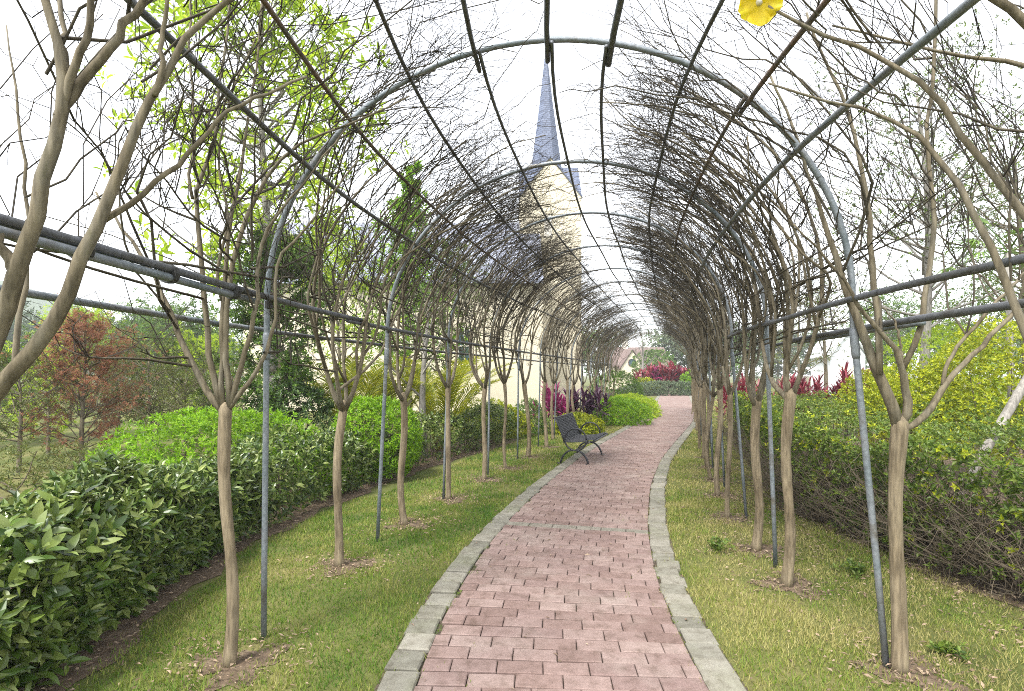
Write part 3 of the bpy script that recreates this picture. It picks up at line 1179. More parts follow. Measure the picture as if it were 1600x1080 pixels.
    # wire ties on the doubled rail
    for t in np.arange(ts[0] - .6, ts[1] - .2, .42):
        g = Geo()
        c = vault(-1, 1.935, t, -.047)
        x, y, dx, dy = frame(t)
        g.tubes(np.array([c - np.array([dx, dy, 0]) * .014, c + np.array([dx, dy, 0]) * .014]), np.array([.0405, .0405]), 10)
        g.build('tie', M['clamp'], root)
    return root, ts


TUNNEL, HOOPS = make_tunnel()


# ------------------------------------------------------------------ trained trees
def wander(rg, B, N, amp):
    w = rg.normal(size=(B, N)).cumsum(1)
    w[:, 1:-1] = (w[:, :-2] + w[:, 1:-1] * 2 + w[:, 2:]) / 4
    w[:, 1:-1] = (w[:, :-2] + w[:, 1:-1] * 2 + w[:, 2:]) / 4
    w -= w[:, :1]
    return w * amp / math.sqrt(N)


def grow(rg, pa, pt, pr, pR, n, s_rng, da, dt, dr, N, r0, r1, curl=.0, bias=None, kink=.0):
    """branches off parents (arrays (B,M) in shell coordinates) -> child arrays"""
    B, Mn = pa.shape
    par = np.repeat(np.arange(B), n)
    m = len(par)
    s = rg.uniform(s_rng[0], s_rng[1], m) * (Mn - 1)
    i = np.clip(s.astype(int), 0, Mn - 2)
    f = s - i

    def at(q):
        return q[par, i] * (1 - f) + q[par, i + 1] * f
    a0, t0, r0_ = at(pa), at(pt), at(pr)
    R0 = at(pR)
    u = np.linspace(0, 1, N)[None]
    A = rg.uniform(da[0], da[1], m)[:, None]
    Tt = rg.normal(0, dt, m)[:, None]
    Rr = rg.normal(bias or 0, dr, m)[:, None]
    L = np.abs(A) + np.abs(Tt)
    a = a0[:, None] + A * u + wander(rg, m, N, .10) * L * .8
    t = t0[:, None] + Tt * (u ** (1 - curl)) + wander(rg, m, N, .13) * L
    r = r0_[:, None] + Rr * u + wander(rg, m, N, .08) * L
    if kink:
        e = np.clip(u * 6, 0, 1) * L * kink
        a, t, r = (q + rg.normal(size=q.shape) * e for q in (a, t, r))
    rs = np.minimum(R0 * .72, r0)[:, None]
    R = rs * (1 - u) + np.minimum(r1, rs * .6) * u
    return a, t, r, R


def limit(side, a, r):
    """keep shoots from closing the gap along the crown or hanging into the tunnel"""
    r = np.where(r < -.06, -.06 + (r + .06) * .25, r)
    top = H0 + RR * rng.uniform(.92, 1.46, (a.shape[0], 1))
    a = np.where(a > top, top + (a - top) * .40, a)
    return a, r


def make_tree(side, x, y, seed, label, group, traced=None, detail=1.0, n_limb=6, lean=0.0):
    rg = np.random.default_rng(seed)
    root = thing('trained_tree', label, 'tree', (x, y, 0), group)
    a_, t_, r_ = unvault(side, np.array([[x, y, 0.0]]))
    t0, r0 = float(t_[0]), float(r_[0])
    fork = 1.32 + rg.uniform(-.10, .08)
    lean = lean + rg.normal(0, .05)
    limbs = []          # (N,3), radii
    if traced:
        fk = traced['fork']
        fork = fk[2]
        top = fk
        for ln in traced['limbs']:
            P = np.array([PX(px, py, z) for px, py, z, rr in ln])
            R = np.array([rr for *_, rr in ln]) * .70
            # resample
            d = np.concatenate([[0], np.cumsum(np.linalg.norm(np.diff(P, axis=0), axis=1))])
            N = 18
            q = np.linspace(0, d[-1], N)
            P = np.stack([np.interp(q, d, P[:, c]) for c in range(3)], 1)
            P[1:-1] = P[1:-1] * .5 + (P[:-2] + P[2:]) * .25
            P[2:-1] += rg.normal(0, .004, (N - 3, 3))
            limbs.append((P, np.interp(q, d, R)))
    else:
        top = vault(side, fork, t0 + rg.normal(0, .03) + lean, r0 * .7 + .01)
    # trunk
    N = 16
    u = np.linspace(0, 1, N)
    base = np.array([x, y, -.03])
    P = base[None] * (1 - u[:, None]) + np.asarray(top)[None] * u[:, None]
    b1, b2 = rg.normal(0, .026, 2), rg.normal(0, .014, 2)
    P[:, 0] += b1[0] * np.sin(u * math.pi) + b2[0] * np.sin(u * 2 * math.pi)
    P[:, 1] += b1[1] * np.sin(u * math.pi)
    rt = .029 + rg.uniform(-.004, .010)
    if traced:
        rt = traced.get('r', rt) * .74
    R = rt * (1 + .28 * np.exp(-u * 14) + .05 * np.sin(u * 9 + seed) + .03 * np.sin(u * 23 + seed) + .16 * np.exp(-((u - 1) / .12) ** 2)) * (1 - .06 * u)
    # rounded pruning knuckle on top
    kt = np.asarray(top)
    P = np.concatenate([P, [kt + [0, 0, .025], kt + [0, 0, .05], kt + [0, 0, .066]]])
    R = np.concatenate([R, [rt * 1.08, rt * .72, rt * .25]])
    g = Geo()
    g.tubes(P, R, 14)
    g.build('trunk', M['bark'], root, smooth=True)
    # limbs
    if not traced:
        N = 14
        u = np.linspace(0, 1, N)
        ph0 = rg.uniform(0, 6.28)
        prim = []
        for i in range(n_limb):
            ph = ph0 + i * 2 * math.pi / n_limb + rg.normal(0, .3)
            ae = rg.uniform(2.9, 3.9)
            ct, st = math.cos(ph), math.sin(ph)
            fan = rg.uniform(.22, .44)
            a = fork - .02 + (ae - fork) * u ** rg.uniform(1.0, 1.2)
            flare = 1 - np.exp(-u * 4.5)
            t = t0 + lean + ct * fan * flare + rg.normal(0, .22) * u ** 1.5 + wander(rg, 1, N, .10)[0]
            r = r0 * .7 * (1 - u) + st * fan * .75 * flare * (1 - .55 * u) + .07 * u + wander(rg, 1, N, .06)[0]
            rr = rg.uniform(.0155, .021)
            R_ = rr * (1 - .72 * u) * (1 + .05 * np.sin(u * 17 + i)) * (1 + .3 * np.exp(-u * 12))
            Pl = vault(side, a, t, r)
            Pl[0] = np.asarray(top) + np.array([0, 0, -.03])
            prim.append((a, t, r, R_))
            limbs.append((Pl, R_))
        q = [np.array([p_[c] for p_ in prim]) for c in range(4)]
        S2 = grow(rg, *q, 2, (.10, .40), (1.3, 2.5), .32, .14, N, .0125, .0038, .25, .02)
        P2 = vault(side, *S2[:3])
        for b_ in range(len(P2)):
            limbs.append((P2[b_], S2[3][b_]))
    pa, pt, pr, pR = [], [], [], []
    for P, R in limbs:
        g = Geo()
        g.tubes(P, R, 8)
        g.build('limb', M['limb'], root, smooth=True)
        if traced and np.linalg.norm(P[-1] - P[0]) < .6:
            continue
        a, t, r = unvault(side, P)
        if len(a) != 18:
            q = np.linspace(0, len(a) - 1, 18)
            a, t, r, R = (np.interp(q, np.arange(len(a)), v) for v in (a, t, r, R))
        pa.append(a); pt.append(t); pr.append(r); pR.append(R)
    pa, pt, pr, pR = map(np.array, (pa, pt, pr, pR))
    nl = 5 if y < 9.5 else 4
    if traced:
        nl = traced.get('subs', 5)
    # branches
    g = Geo()
    A1 = grow(rg, pa, pt, pr, pR, nl, (.36, 1.0), (.35, 1.6), .40, .14, 9, .0082 if y > 2 else .0055, .0025 if y > 2 else .0012, .2, .03, kink=.014)
    a, r = limit(side, A1[0], A1[2])
    A1 = (a, A1[1], r, A1[3])
    g.tubes(vault(side, A1[0], A1[1], A1[2]), A1[3], 4, cap=False)
    # level shoots bent along the eaves rails
    A1b = grow(rg, *((pa, pt, pr, pR) if y > 2 else (pa[:1], pt[:1], pr[:1], pR[:1])), 2 if 2 < y < 9 else 1, (.18, .45), (.02, .25), .75, .2, 9, .0072, .0026, .4, .22)
    if y < 2 or (traced and side > 0):
        A1b = tuple(q[:1] for q in A1)
    else:
        g.tubes(vault(side, A1b[0], A1b[1], A1b[2]), A1b[3], 4, cap=False)
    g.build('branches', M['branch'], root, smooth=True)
    # twigs
    cat = [np.concatenate([q, np.stack([np.interp(np.linspace(0, w.shape[1] - 1, q.shape[1]), np.arange(w.shape[1]), row) for row in w])]) for q, w in zip(A1, A1b)]
    tw = Geo()
    nt = traced['twigs'] if traced and 'twigs' in traced else (6 if y < 9.5 else 5)
    A2 = grow(rg, *cat, nt, (.25, 1.0), (.0, .72), .24, .12, 6, .0036 if y < 9.5 else .0044, .0015 if y < 9.5 else .002, .1, .03, kink=.035)
    a, r = limit(side, A2[0], A2[2])
    A2 = (a, A2[1], r, A2[3])
    tw.tubes(vault(side, *A2[:3]), A2[3], 3, cap=False)
    n3 = 3 if y < 9.5 else (2 if y < 14 else 1)
    A3 = grow(rg, *A2, n3, (.25, 1.0), (-.08, .20), .09, .07, 3, .0021, .0011, 0, .01, kink=.05)
    a, r = limit(side, A3[0], A3[2])
    tw.tubes(vault(side, a, A3[1], r), A3[3], 3, cap=False)
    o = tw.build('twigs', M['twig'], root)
    tag(o, kind='stuff')
    return root


def tr(pts, z, r0, r1, dz=0.0):
    n = len(pts)
    return [(p[0], p[1], z + dz * i / (n - 1), r0 + (r1 - r0) * i / (n - 1)) for i, p in enumerate(pts)]


Z0 = 1.45
TRACE_L0 = dict(fork=PX(-70, 690, Z0), r=.042, subs=2, twigs=4, limbs=[
    tr([(-70, 690), (-45, 600), (-5, 520), (28, 430), (58, 335), (78, 250), (95, 170), (106, 125), (88, 65), (70, 0), (55, -80), (60, -200)], Z0, .036, .010),
        tr([(98, 165), (106, 120), (98, 60), (92, 0), (90, -120)], Z0, .012, .008, .1),
    tr([(97, 172), (110, 122), (135, 60), (142, 0), (140, -80), (160, -220)], Z0, .016, .009),
    tr([(92, 185), (108, 145), (130, 125), (165, 88), (205, 25), (235, -30), (300, -130)], Z0, .021, .012, .1),
    tr([(-70, 690), (0, 600), (60, 545), (105, 460), (140, 375), (165, 310), (190, 250), (215, 195), (240, 145), (257, 115), (300, 45), (360, 0), (450, -70)], Z0, .032, .008, .15),
    tr([(242, 150), (254, 105), (253, 60), (262, 0), (280, -100)], 1.54, .012, .006),
    tr([(160, 345), (195, 325), (240, 290), (297, 238), (350, 180), (420, 145), (480, 120)], 1.53, .014, .006, .2),
    tr([(-60, 680), (10, 620), (28, 540), (40, 460), (45, 390), (40, 250), (20, 120), (10, 40)], 1.5, .015, .003, .2),
    tr([(28, 430), (5, 395), (-20, 330), (-60, 200)], Z0, .024, .012),
])
Z1 = 2.76
TRACE_L1 = dict(fork=PX(352, 648, Z1), r=.040, subs=4, limbs=[
    tr([(350, 645), (319, 609), (297, 564), (274, 507), (252, 458), (230, 409), (205, 375), (183, 352), (150, 300)], Z1, .028, .008),
    tr([(346, 640), (339, 600), (326, 573), (321, 529), (319, 467), (317, 400), (310, 356), (301, 311), (299, 284), (325, 262), (337, 236), (339, 200), (345, 120), (360, 0), (375, -80)], Z1, .025, .007),
    tr([(301, 311), (295, 284), (292, 267), (306, 240), (303, 200), (300, 140), (295, 60), (300, -30)], Z1, .013, .007),
    tr([(348, 635), (343, 600), (348, 556), (349, 511), (348, 467), (352, 422), (359, 378), (363, 333), (372, 289), (383, 231), (388, 200), (400, 100), (410, 0)], Z1, .022, .007),
    tr([(347, 470), (337, 449), (339, 413), (346, 387), (359, 347), (357, 320), (341, 276), (341, 231), (360, 150), (400, 60)], Z1, .014, .006),
    tr([(359, 635), (357, 582), (352, 533), (354, 467), (363, 400), (381, 347), (399, 307), (417, 276), (439, 240), (466, 227), (501, 209), (560, 190), (640, 150)], Z1, .024, .006),
    tr([(363, 630), (372, 578), (386, 547), (397, 511), (401, 467), (403, 413), (406, 369), (421, 351), (439, 333), (480, 280), (540, 200)], Z1, .022, .006),
    tr([(358, 640), (381, 604), (401, 582), (417, 551), (430, 507), (432, 484), (428, 449), (430, 409), (452, 378), (479, 360), (497, 338), (514, 307), (560, 250)], Z1, .018, .006),
])
ZR = 2.70
TRACE_R1 = dict(fork=PX(1406, 668, ZR), r=.046, subs=4, limbs=[
    tr([(1404, 668), (1395, 626), (1376, 596), (1373, 574), (1354, 537), (1336, 500), (1324, 463), (1313, 422), (1302, 385), (1287, 352), (1280, 322), (1262, 270), (1240, 200), (1200, 110)], ZR, .041, .008, .1),
    tr([(1374, 585), (1374, 522), (1369, 478), (1363, 411), (1358, 337), (1353, 300), (1348, 255), (1336, 213), (1318, 154), (1286, 86), (1260, 20)], ZR, .024, .008),
    tr([(1406, 665), (1428, 637), (1417, 615), (1410, 589), (1410, 567), (1391, 537), (1354, 496), (1330, 455), (1290, 400), (1240, 350)], ZR, .033, .006, -.1),
    tr([(1411, 575), (1432, 541), (1443, 485), (1449, 448), (1454, 393), (1461, 348), (1463, 318), (1452, 290), (1448, 250), (1450, 180), (1458, 100), (1463, 0), (1460, -80)], ZR, .021, .010),
    tr([(1410, 570), (1406, 522), (1395, 496), (1378, 481)], ZR, .010, .005),
    tr([(1410, 672), (1447, 655), (1461, 626), (1476, 604), (1487, 589), (1517, 555), (1547, 526), (1576, 496), (1595, 478), (1650, 420)], ZR, .026, .012),
    tr([(1473, 606), (1476, 574), (1491, 548), (1517, 518), (1547, 481), (1561, 467), (1610, 420)], ZR, .014, .010),
])
TRACE_R0 = dict(fork=PX(1900, 700, 1.5), r=.044, subs=3, twigs=5, limbs=[
    tr([(1900, 700), (1720, 640), (1640, 590), (1598, 515), (1576, 448), (1558, 404), (1517, 317), (1496, 281), (1458, 231), (1428, 204), (1398, 184), (1354, 169), (1280, 154), (1200, 130)], 1.6, .022, .006, .5),
    tr([(1900, 690), (1740, 520), (1660, 430), (1620, 370), (1588, 317), (1529, 243), (1487, 184), (1458, 138), (1413, 104), (1384, 86), (1339, 77), (1280, 53), (1200, 10)], 1.65, .022, .008, .4),
    tr([(1900, 690), (1800, 350), (1700, 150), (1610, 40), (1540, -10), (1440, -70)], 1.4, .024, .012, .1),
    tr([(1900, 690), (1790, 400), (1700, 200), (1650, 110), (1600, 86), (1558, 95), (1487, 92), (1400, 60), (1300, 40)], 1.6, .018, .005, .4),
])

NL, NR = len(LT), len(RT)
for i, (x, y) in enumerate(LT):
    nm = ORD[i] if i < len(ORD) else 'far'
    det = 1.0 if y < 9 else .9
    trc = {0: TRACE_L0, 1: TRACE_L1}.get(i)
    lab = ['bare tree cut off by the left photo edge, thick limbs crossing the double rail',
           'bare trunk standing beside the nearest left hoop leg, vase of limbs above'][i] if i < 2 else \
        f'{nm} bare vase-shaped tree from the camera in the left row along the hedge'
    make_tree(-1, x, y, 100 + i, lab, 'trained trees of the left row', trc, det, 4 - (i % 3 == 1), lean=-.14 if i == 2 else 0)
for i, (x, y) in enumerate(RT):
    nm = ORD[i] if i < len(ORD) else 'far'
    det = 1.0 if y < 9 else .9
    trc = {0: TRACE_R0, 1: TRACE_R1}.get(i)
    lab = ['bare tree outside the right photo edge whose limbs reach into the upper right corner',
           'thick bare tree beside the nearest right hoop leg with elbowed limbs'][i] if i < 2 else \
        f'{nm} bare vase-shaped tree from the camera in the right row'
    make_tree(1, x, y, 300 + i, lab, 'trained trees of the right row', trc, det, 4 - (i % 3 == 1))
#@@PART3

# ------------------------------------------------------------------ bench
def make_bench():
    near, far = np.array([1.25, 8.78]), np.array([1.66, 9.88])
    dl = (far - near) / np.linalg.norm(far - near)
    fw = np.array([dl[1], -dl[0]])
    Ln = float(np.linalg.norm(far - near))
    org = near - fw * .22
    b = thing('bench', 'black metal bench with ring armrests at the left edge of the path', 'bench', (org[0], org[1], 0))

    def pt(x, y, z):
        p = org + fw * x + dl * y
        return np.array([p[0], p[1], z + .012])

    def curve(pts, y, r, k=6):
        g.tubes(np.array([pt(x, y, z) for x, z in pts]), np.full(len(pts), r), k)
    for y in (.0, Ln):
        g = Geo()
        a = np.linspace(0, 2 * math.pi, 26)
        curve([(.02 + .185 * math.cos(t), .415 + .185 * math.sin(t)) for t in a], y, .015)
        g.build('armrest', M['bench'], b, smooth=True)
        for sx in (-1, 1):
            g = Geo()
            u = np.linspace(0, 1, 9)
            curve([(sx * (.02 + .22 * math.sin(t * math.pi / 2 * .92)), .235 * (math.cos(t * math.pi / 2)) + .0) for t in u], y, .017)
            lg = g.build('leg', M['bench'], b, smooth=True)
            g = Geo()
            c = pt(sx * .245, y, .006)
            g.box(c, (.10, .05, .014), math.atan2(fw[1], fw[0]))
            g.build('foot_plate', M['bench'], lg, origin=world_loc(b))
        g = Geo()
        curve([(-.17, .36), (-.22, .5), (-.28, .64), (-.33, .77)], y, .014)
        g.build('back_post', M['bench'], b, smooth=True)
    # perforated seat and back: frame with a lattice of strips
    def panel(name, prof, n_l):
        pf = np.array(prof)
        d = np.concatenate([[0], np.cumsum(np.hypot(*np.diff(pf, axis=0).T))])
        G = Geo()

        def at(q):
            return np.interp(q, d, pf[:, 0]), np.interp(q, d, pf[:, 1])
        for y in np.linspace(.02, Ln - .02, n_l):
            q = np.linspace(0, d[-1], 10)
            x, z = at(q)
            G.tubes(np.array([pt(a, y, c) for a, c in zip(x, z)]), np.full(10, .0058), 4)
        for q in np.linspace(0, d[-1], 17):
            x, z = at(q)
            G.tubes(np.array([pt(x, 0, z), pt(x, Ln, z)]), np.full(2, .0062 if 0 < q < d[-1] else .014), 6)
        G.build(name, M['bench'], b)
    panel('seat', [(-.18, .365), (-.05, .365), (.12, .38), (.26, .42), (.32, .425), (.345, .40)], 42)
    panel('backrest', [(-.18, .375), (-.22, .50), (-.28, .64), (-.33, .77)], 42)
    g = Geo()
    curve_y = [pt(.02, 0, .235), pt(.02, Ln, .235)]
    g.tubes(np.array(curve_y), np.full(2, .012), 6)
    g.build('stretcher', M['bench'], b)


make_bench()


# ------------------------------------------------------------------ shrubs and hedges
def lobes(rg, n=26, amp=.16, width=.45):
    c = unit(rg.normal(size=(n, 3)))
    h = rg.uniform(-.6, 1, n) * amp

    def f(d):
        q = d @ c.T
        return 1 + (np.exp((q - 1) / (width ** 2) * 2) * h[None]).sum(1)
    return f


def mound(name, label, cat, c, rad, n, L, W, mat, seed, group=None, nl=6, tpl=T2, amp=.16, up=.5, depth=.14, spread=1.0, stems=14, zmin=-.75, stemmat=None):
    """rounded shrub: stems and leaf sprigs through the outer layer"""
    rg = np.random.default_rng(seed)
    root = thing(name, label, cat, (c[0], c[1], 0), group)
    d = unit(rg.normal(size=(n * 2, 3)))
    d = d[d[:, 2] > zmin][:n]
    f = lobes(rg, amp=amp)
    k = f(d) * (1 - np.abs(rg.normal(0, depth, len(d))))
    P = np.array(c) + d * k[:, None] * np.array(rad)
    ok = P[:, 2] > .03
    P, d = P[ok], d[ok]
    A = d * np.array([1, 1, 1]) + np.array([0, 0, up]) + rg.normal(0, .35, d.shape)
    p, D, N, sc = sprig_leaves(P, A, nl, L, spread, rg)
    g = Geo()
    leaf_geo(g, p, D, N, L * sc, W * sc, tpl)
    o = g.build('foliage', mat, root)
    tag(o, kind='stuff')
    s = Geo()
    m = stems
    tip = np.array(c) + unit(rg.normal(size=(m, 3)) + np.array([0, 0, .6])) * np.array(rad) * .85
    u = np.linspace(0, 1, 6)[None, :, None]
    b0 = np.array([c[0], c[1], -.02]) + rg.normal(0, .25, (m, 3)) * np.array([rad[0], rad[1], 0])
    Q = b0[:, None] * (1 - u) + tip[:, None] * u + rg.normal(0, .02, (m, 6, 3)) * np.array([1, 1, .3])
    s.tubes(Q, np.broadcast_to(np.linspace(.012, .004, 6), (m, 6)), 5)
    o = s.build('stems', stemmat or M['drytwig'], root)
    tag(o, kind='stuff')
    return root


def make_left_hedge():
    """large-leaved hedge along the tree row: 300 nearest leaves singly"""
    rg = np.random.default_rng(77)
    root = thing('hedge', 'glossy large-leaved dark green hedge along the left tree row', 'hedge', (-2.9, 4.0, 0))
    n = 5200
    z = np.concatenate([rg.uniform(1.5, 5.0, int(n * .6)), rg.uniform(5.0, 12.3, int(n * .4))])
    n = len(z)
    wd = np.interp(z, [1.5, 5, 7, 12], [.72, .85, .85, .8])
    q = rg.random(n)                            # 0 front foot .. top .. back
    ht = .70 + .07 * np.sin(z * 2.3) + .05 * np.sin(z * 5.1 + 1) + .03 * np.sin(z * 11)
    x = np.empty(n)
    h = np.empty(n)
    nrm = np.empty((n, 3))
    front = q < .42
    x[front] = .06 * np.sin(h[front] * 0) + .0
    h[front] = (.06 + .9 * rg.random(front.sum()) ** .8) * ht[front]
    bulge = .12 * np.sin(np.clip(h / ht, 0, 1) * 2.6)
    x[front] = bulge[front]
    nrm[front] = [.9, 0, .35]
    tp = ~front
    s = rg.random(tp.sum())
    x[tp] = -s * wd[tp]
    h[tp] = ht[tp] * (1 + .10 * np.sin(s * 3.1 + .2)) + .05 * np.sin(x[tp] * 7 + z[tp] * 3)
    nrm[tp] = [.15, 0, 1]
    dep = np.abs(rg.normal(0, .085, n))
    P = np.stack([hedge_front_x(z) + x, z, h], 1) - nrm * dep[:, None]
    P += rg.normal(0, .02, P.shape)
    P[:, 2] = np.maximum(P[:, 2], .04)
    A = nrm * .8 + np.array([.1, -.12, .55]) + rg.normal(0, .32, P.shape)
    p, D, N, sc = sprig_leaves(P, A, 6, .085, 1.05, rg, stem=.7, droop=.12)
    L = .089 * sc
    Wd = L * rg.uniform(.36, .46, len(L))
    # nearest leaves that show: single objects sharing a few blades
    vis = (p[:, 1] < 4.0) & (p[:, 1] > 1.6)
    px = 800 + p[:, 0] / p[:, 1] * F
    py = HOR - (p[:, 2] - EYE) / p[:, 1] * F
    vis &= (px > 5) & (px < 420) & (py < 1075)
    fx = p[:, 0] - hedge_front_x(p[:, 1])
    score = L * F / p[:, 1] + 14 * (fx + .1) + 8 * (p[:, 2] > .6)
    score[~vis] = -1e9
    pick = np.argsort(-score)[:300]
    blades = []
    for k in range(5):
        cu = rg.uniform(.10, .28)
        xs = np.array([0, .16, .4, .68, .88, 1.0])
        wv = np.array([.02, .30, .5, .40, .18, .0])
        V, Fc = [], []
        for j, (a, w) in enumerate(zip(xs, wv)):
            zz_ = -cu * a * a
            V += [[a, -w, zz_ + .10 * w], [a, 0, zz_], [a, w, zz_ + .10 * w]]
        for j in range(5):
            o_ = j * 3
            Fc += [[o_, o_ + 3, o_ + 4, o_ + 1], [o_ + 1, o_ + 4, o_ + 5, o_ + 2]]
        me = np_mesh('leaf_blade', np.array(V), np.array(Fc), True)
        me.materials.append(M['leaf_big'])
        blades.append(me)
    o0 = np.array(root.location)
    for i in pick:
        d = unit(D[i])
        s_ = unit(np.cross(N[i], d))
        nn = np.cross(d, s_)
        o = obj('leaf', blades[i % 5], None, root)
        mt = np.eye(4)
        mt[:3, 0] = d * L[i] * 1.15
        mt[:3, 1] = s_ * Wd[i] * 1.1
        mt[:3, 2] = nn * L[i]
        mt[:3, 3] = p[i] - o0
        o.matrix_local = Matrix(mt.tolist())
    keep = np.ones(len(p), bool)
    keep[pick] = False
    g = Geo()
    leaf_geo(g, p[keep], D[keep], N[keep], L[keep] * np.interp(p[keep][:, 1], [4, 9], [1, .8]), Wd[keep], T4)
    o = g.build('foliage', M['leaf_big'], root)
    tag(o, kind='stuff')
    # stems
    m = 420
    zb = np.concatenate([rg.uniform(1.5, 5, 250), rg.uniform(5, 12, 170)])
    b0 = np.stack([hedge_front_x(zb) - rg.uniform(.02, .9, m), zb, np.zeros(m)], 1)
    tip = b0 + np.stack([rg.normal(.05, .12, m), rg.normal(0, .12, m), rg.uniform(.4, .66, m)], 1)
    u = np.linspace(0, 1, 5)[None, :, None]
    s = Geo()
    s.tubes(b0[:, None] * (1 - u) + tip[:, None] * u + rg.normal(0, .015, (m, 5, 3)) * np.array([1, 1, 0]), np.broadcast_to(np.linspace(.008, .003, 5), (m, 5)), 4)
    o = s.build('stems', M['drytwig'], root)
    tag(o, kind='stuff')


make_left_hedge()

# left side shrubs
mound('shrub', 'wide bright green fine-leaved shrub behind the big-leaved hedge at left', 'shrub', PX(350, 760, 6.6), (1.5, .8, 1.0), 4000, .062, .024, M['leaf_bright'], 1, amp=.12)
mound('shrub', 'rounded bright green clipped shrub between two left trunks', 'shrub', PX(588, 690, 7.7), (.66, .6, .66), 2000, .055, .021, M['leaf_bright'], 2, amp=.09, depth=.1)
mound('shrub', 'low yellow-green bush before the cream church wall', 'shrub', PX(772, 660, 12.6), (.85, .6, .48), 800, .07, .03, M['leaf_yellow'], 3)
mound('shrub', 'dark green dome bush at the right end of the cream church wall', 'shrub', PX(826, 665, 13.4), (.5, .5, .72), 800, .06, .025, M['leaf_mid'], 4)
mound('shrub', 'yellow bush just behind the bench back', 'shrub', PX(905, 668, 13.4), (.62, .6, .36), 900, .07, .035, M['leaf_yellow'], 5)
mound('shrub', 'bright green bush beyond the bench along the left path edge', 'shrub', PX(962, 650, 16.5), (.9, 1.3, .62), 1300, .085, .038, M['leaf_bright'], 6)
mound('shrub', 'yellow-green hedge mound farthest along the left path edge', 'shrub', PX(985, 643, 20.0), (1.0, 2.2, .68), 1400, .10, .045, M['leaf_lime'], 7)
mound('shrub', 'grey-green dome bush above the bright left bushes near the tunnel mouth', 'shrub', PX(962, 618, 22.5), (1.15, 1.0, 1.05), 1300, .09, .035, M['leaf_mid'], 8)
mound('shrub', 'dark shrub with mixed leaves under the tall evergreen at left', 'shrub', PX(455, 690, 8.4), (.75, .6, 1.0), 1200, .07, .03, M['leaf_dark'], 9)

# ------------------------------------------------------------------ right bank
def make_bank():
    rg = np.random.default_rng(31)
    root = thing('shrub_bank', 'broad twiggy shrub bed at right, brown below with small green leaves above', 'shrub bed', (4.6, 7.0, 0))

    def front(z):
        return np.interp(z, [2.4, 4.0, 6, 9, 14], [3.7, 3.05, 2.95, 3.95, 5.5])

    def top(x, z):
        return 1.02 + .08 * np.sin(x * 2.2 + z) + .06 * np.sin(z * 3.1 - x * 1.3) + .04 * np.sin(x * 7 + z * 6) - .10 * np.clip((4.2 - z) / 1.5, 0, 1)
    # leafy top
    n = 7800
    z = rg.uniform(3.0, 14, n)
    w = np.interp(z, [3, 6, 14], [4.5, 5, 5.5])
    s = rg.random(n) ** 1.3
    fx = front(z)
    x = fx + .12 + s * w
    d = np.abs(rg.normal(0, .11, n))
    h = top(x, z) * np.clip(.80 + .2 * (x - fx) / .5, .7, 1) - d
    # front face: fewer leaves lower down
    m = 5200
    zf = rg.uniform(2.7, 11, m)
    hf = top(front(zf), zf) * (1 - .92 * rg.random(m) ** 1.5)
    xf = front(zf) - .04 + .25 * (1 - hf) * .4 + np.abs(rg.normal(0, .12, m))
    P = np.concatenate([np.stack([x, z, h], 1), np.stack([xf, zf, hf], 1)])
    A = np.concatenate([np.tile([-.1, -.2, 1.0], (n, 1)), np.tile([-.6, -.35, .6], (m, 1))]) + rg.normal(0, .4, (n + m, 3))
    patch = np.sin(P[:, 0] * 1.7 + 2) * np.cos(P[:, 1] * 1.1) + .5 * np.sin(P[:, 0] * 4 - P[:, 1] * 3)
    ye = (patch + .25 * (P[:, 0] - 5.0) - .08 * (P[:, 1] - 6) > 1.3) ^ (rg.random(len(P)) < .10)
    for sel, mt in ((ye, 'leaf_yellow'), (~ye, 'leaf_fresh')):
        p, D, N, sc = sprig_leaves(P[sel], A[sel], 6, .032, 1.0, rg)
        g = Geo()
        leaf_geo(g, p, D, N, .045 * sc, .022 * sc, T2)
        o = g.build('foliage', M[mt], root)
        tag(o, kind='stuff')
    # tangle of bare twigs in the lower front
    k = 3600
    zb = np.concatenate([rg.uniform(2.6, 6.5, k * 2 // 3), rg.uniform(6.5, 12, k - k * 2 // 3)])
    dep = np.abs(rg.normal(0, .35, k))
    b0 = np.stack([front(zb) + .12 + dep, zb, rg.uniform(0, .25, k)], 1)
    dirn = unit(np.stack([rg.normal(-.12, .5, k), rg.normal(-.05, .5, k), rg.uniform(.15, 1.2, k)], 1))
    ln = rg.uniform(.25, .85, k)
    u = np.linspace(0, 1, 6)[None, :, None]
    wob = rg.normal(size=(k, 6, 3)).cumsum(1) * .022
    Q = b0[:, None] + dirn[:, None] * ln[:, None, None] * u + wob
    Q[..., 2] = np.clip(Q[..., 2], .0, .98)
    g = Geo()
    g.tubes(Q, np.linspace(.0042, .0016, 6)[None] * rg.uniform(.7, 1.4, (k, 1)), 3, cap=False)
    i2 = rg.integers(0, k, k * 3)
    b2 = Q[i2, rg.integers(2, 6, k * 3)]
    d2 = unit(rg.normal(size=(k * 3, 3)) + np.array([-.1, -.1, .35]))
    u = np.linspace(0, 1, 4)[None, :, None]
    Q2 = b2[:, None] + d2[:, None] * rg.uniform(.06, .25, (k * 3, 1, 1)) * u + rg.normal(size=(k * 3, 4, 3)).cumsum(1) * .008
    Q2[..., 2] = np.clip(Q2[..., 2], .0, 1.0)
    g.tubes(Q2, np.linspace(.002, .001, 4)[None] * np.ones((k * 3, 1)), 3, cap=False)
    o = g.build('twigs', M['drytwig'], root)
    tag(o, kind='stuff')


make_bank()

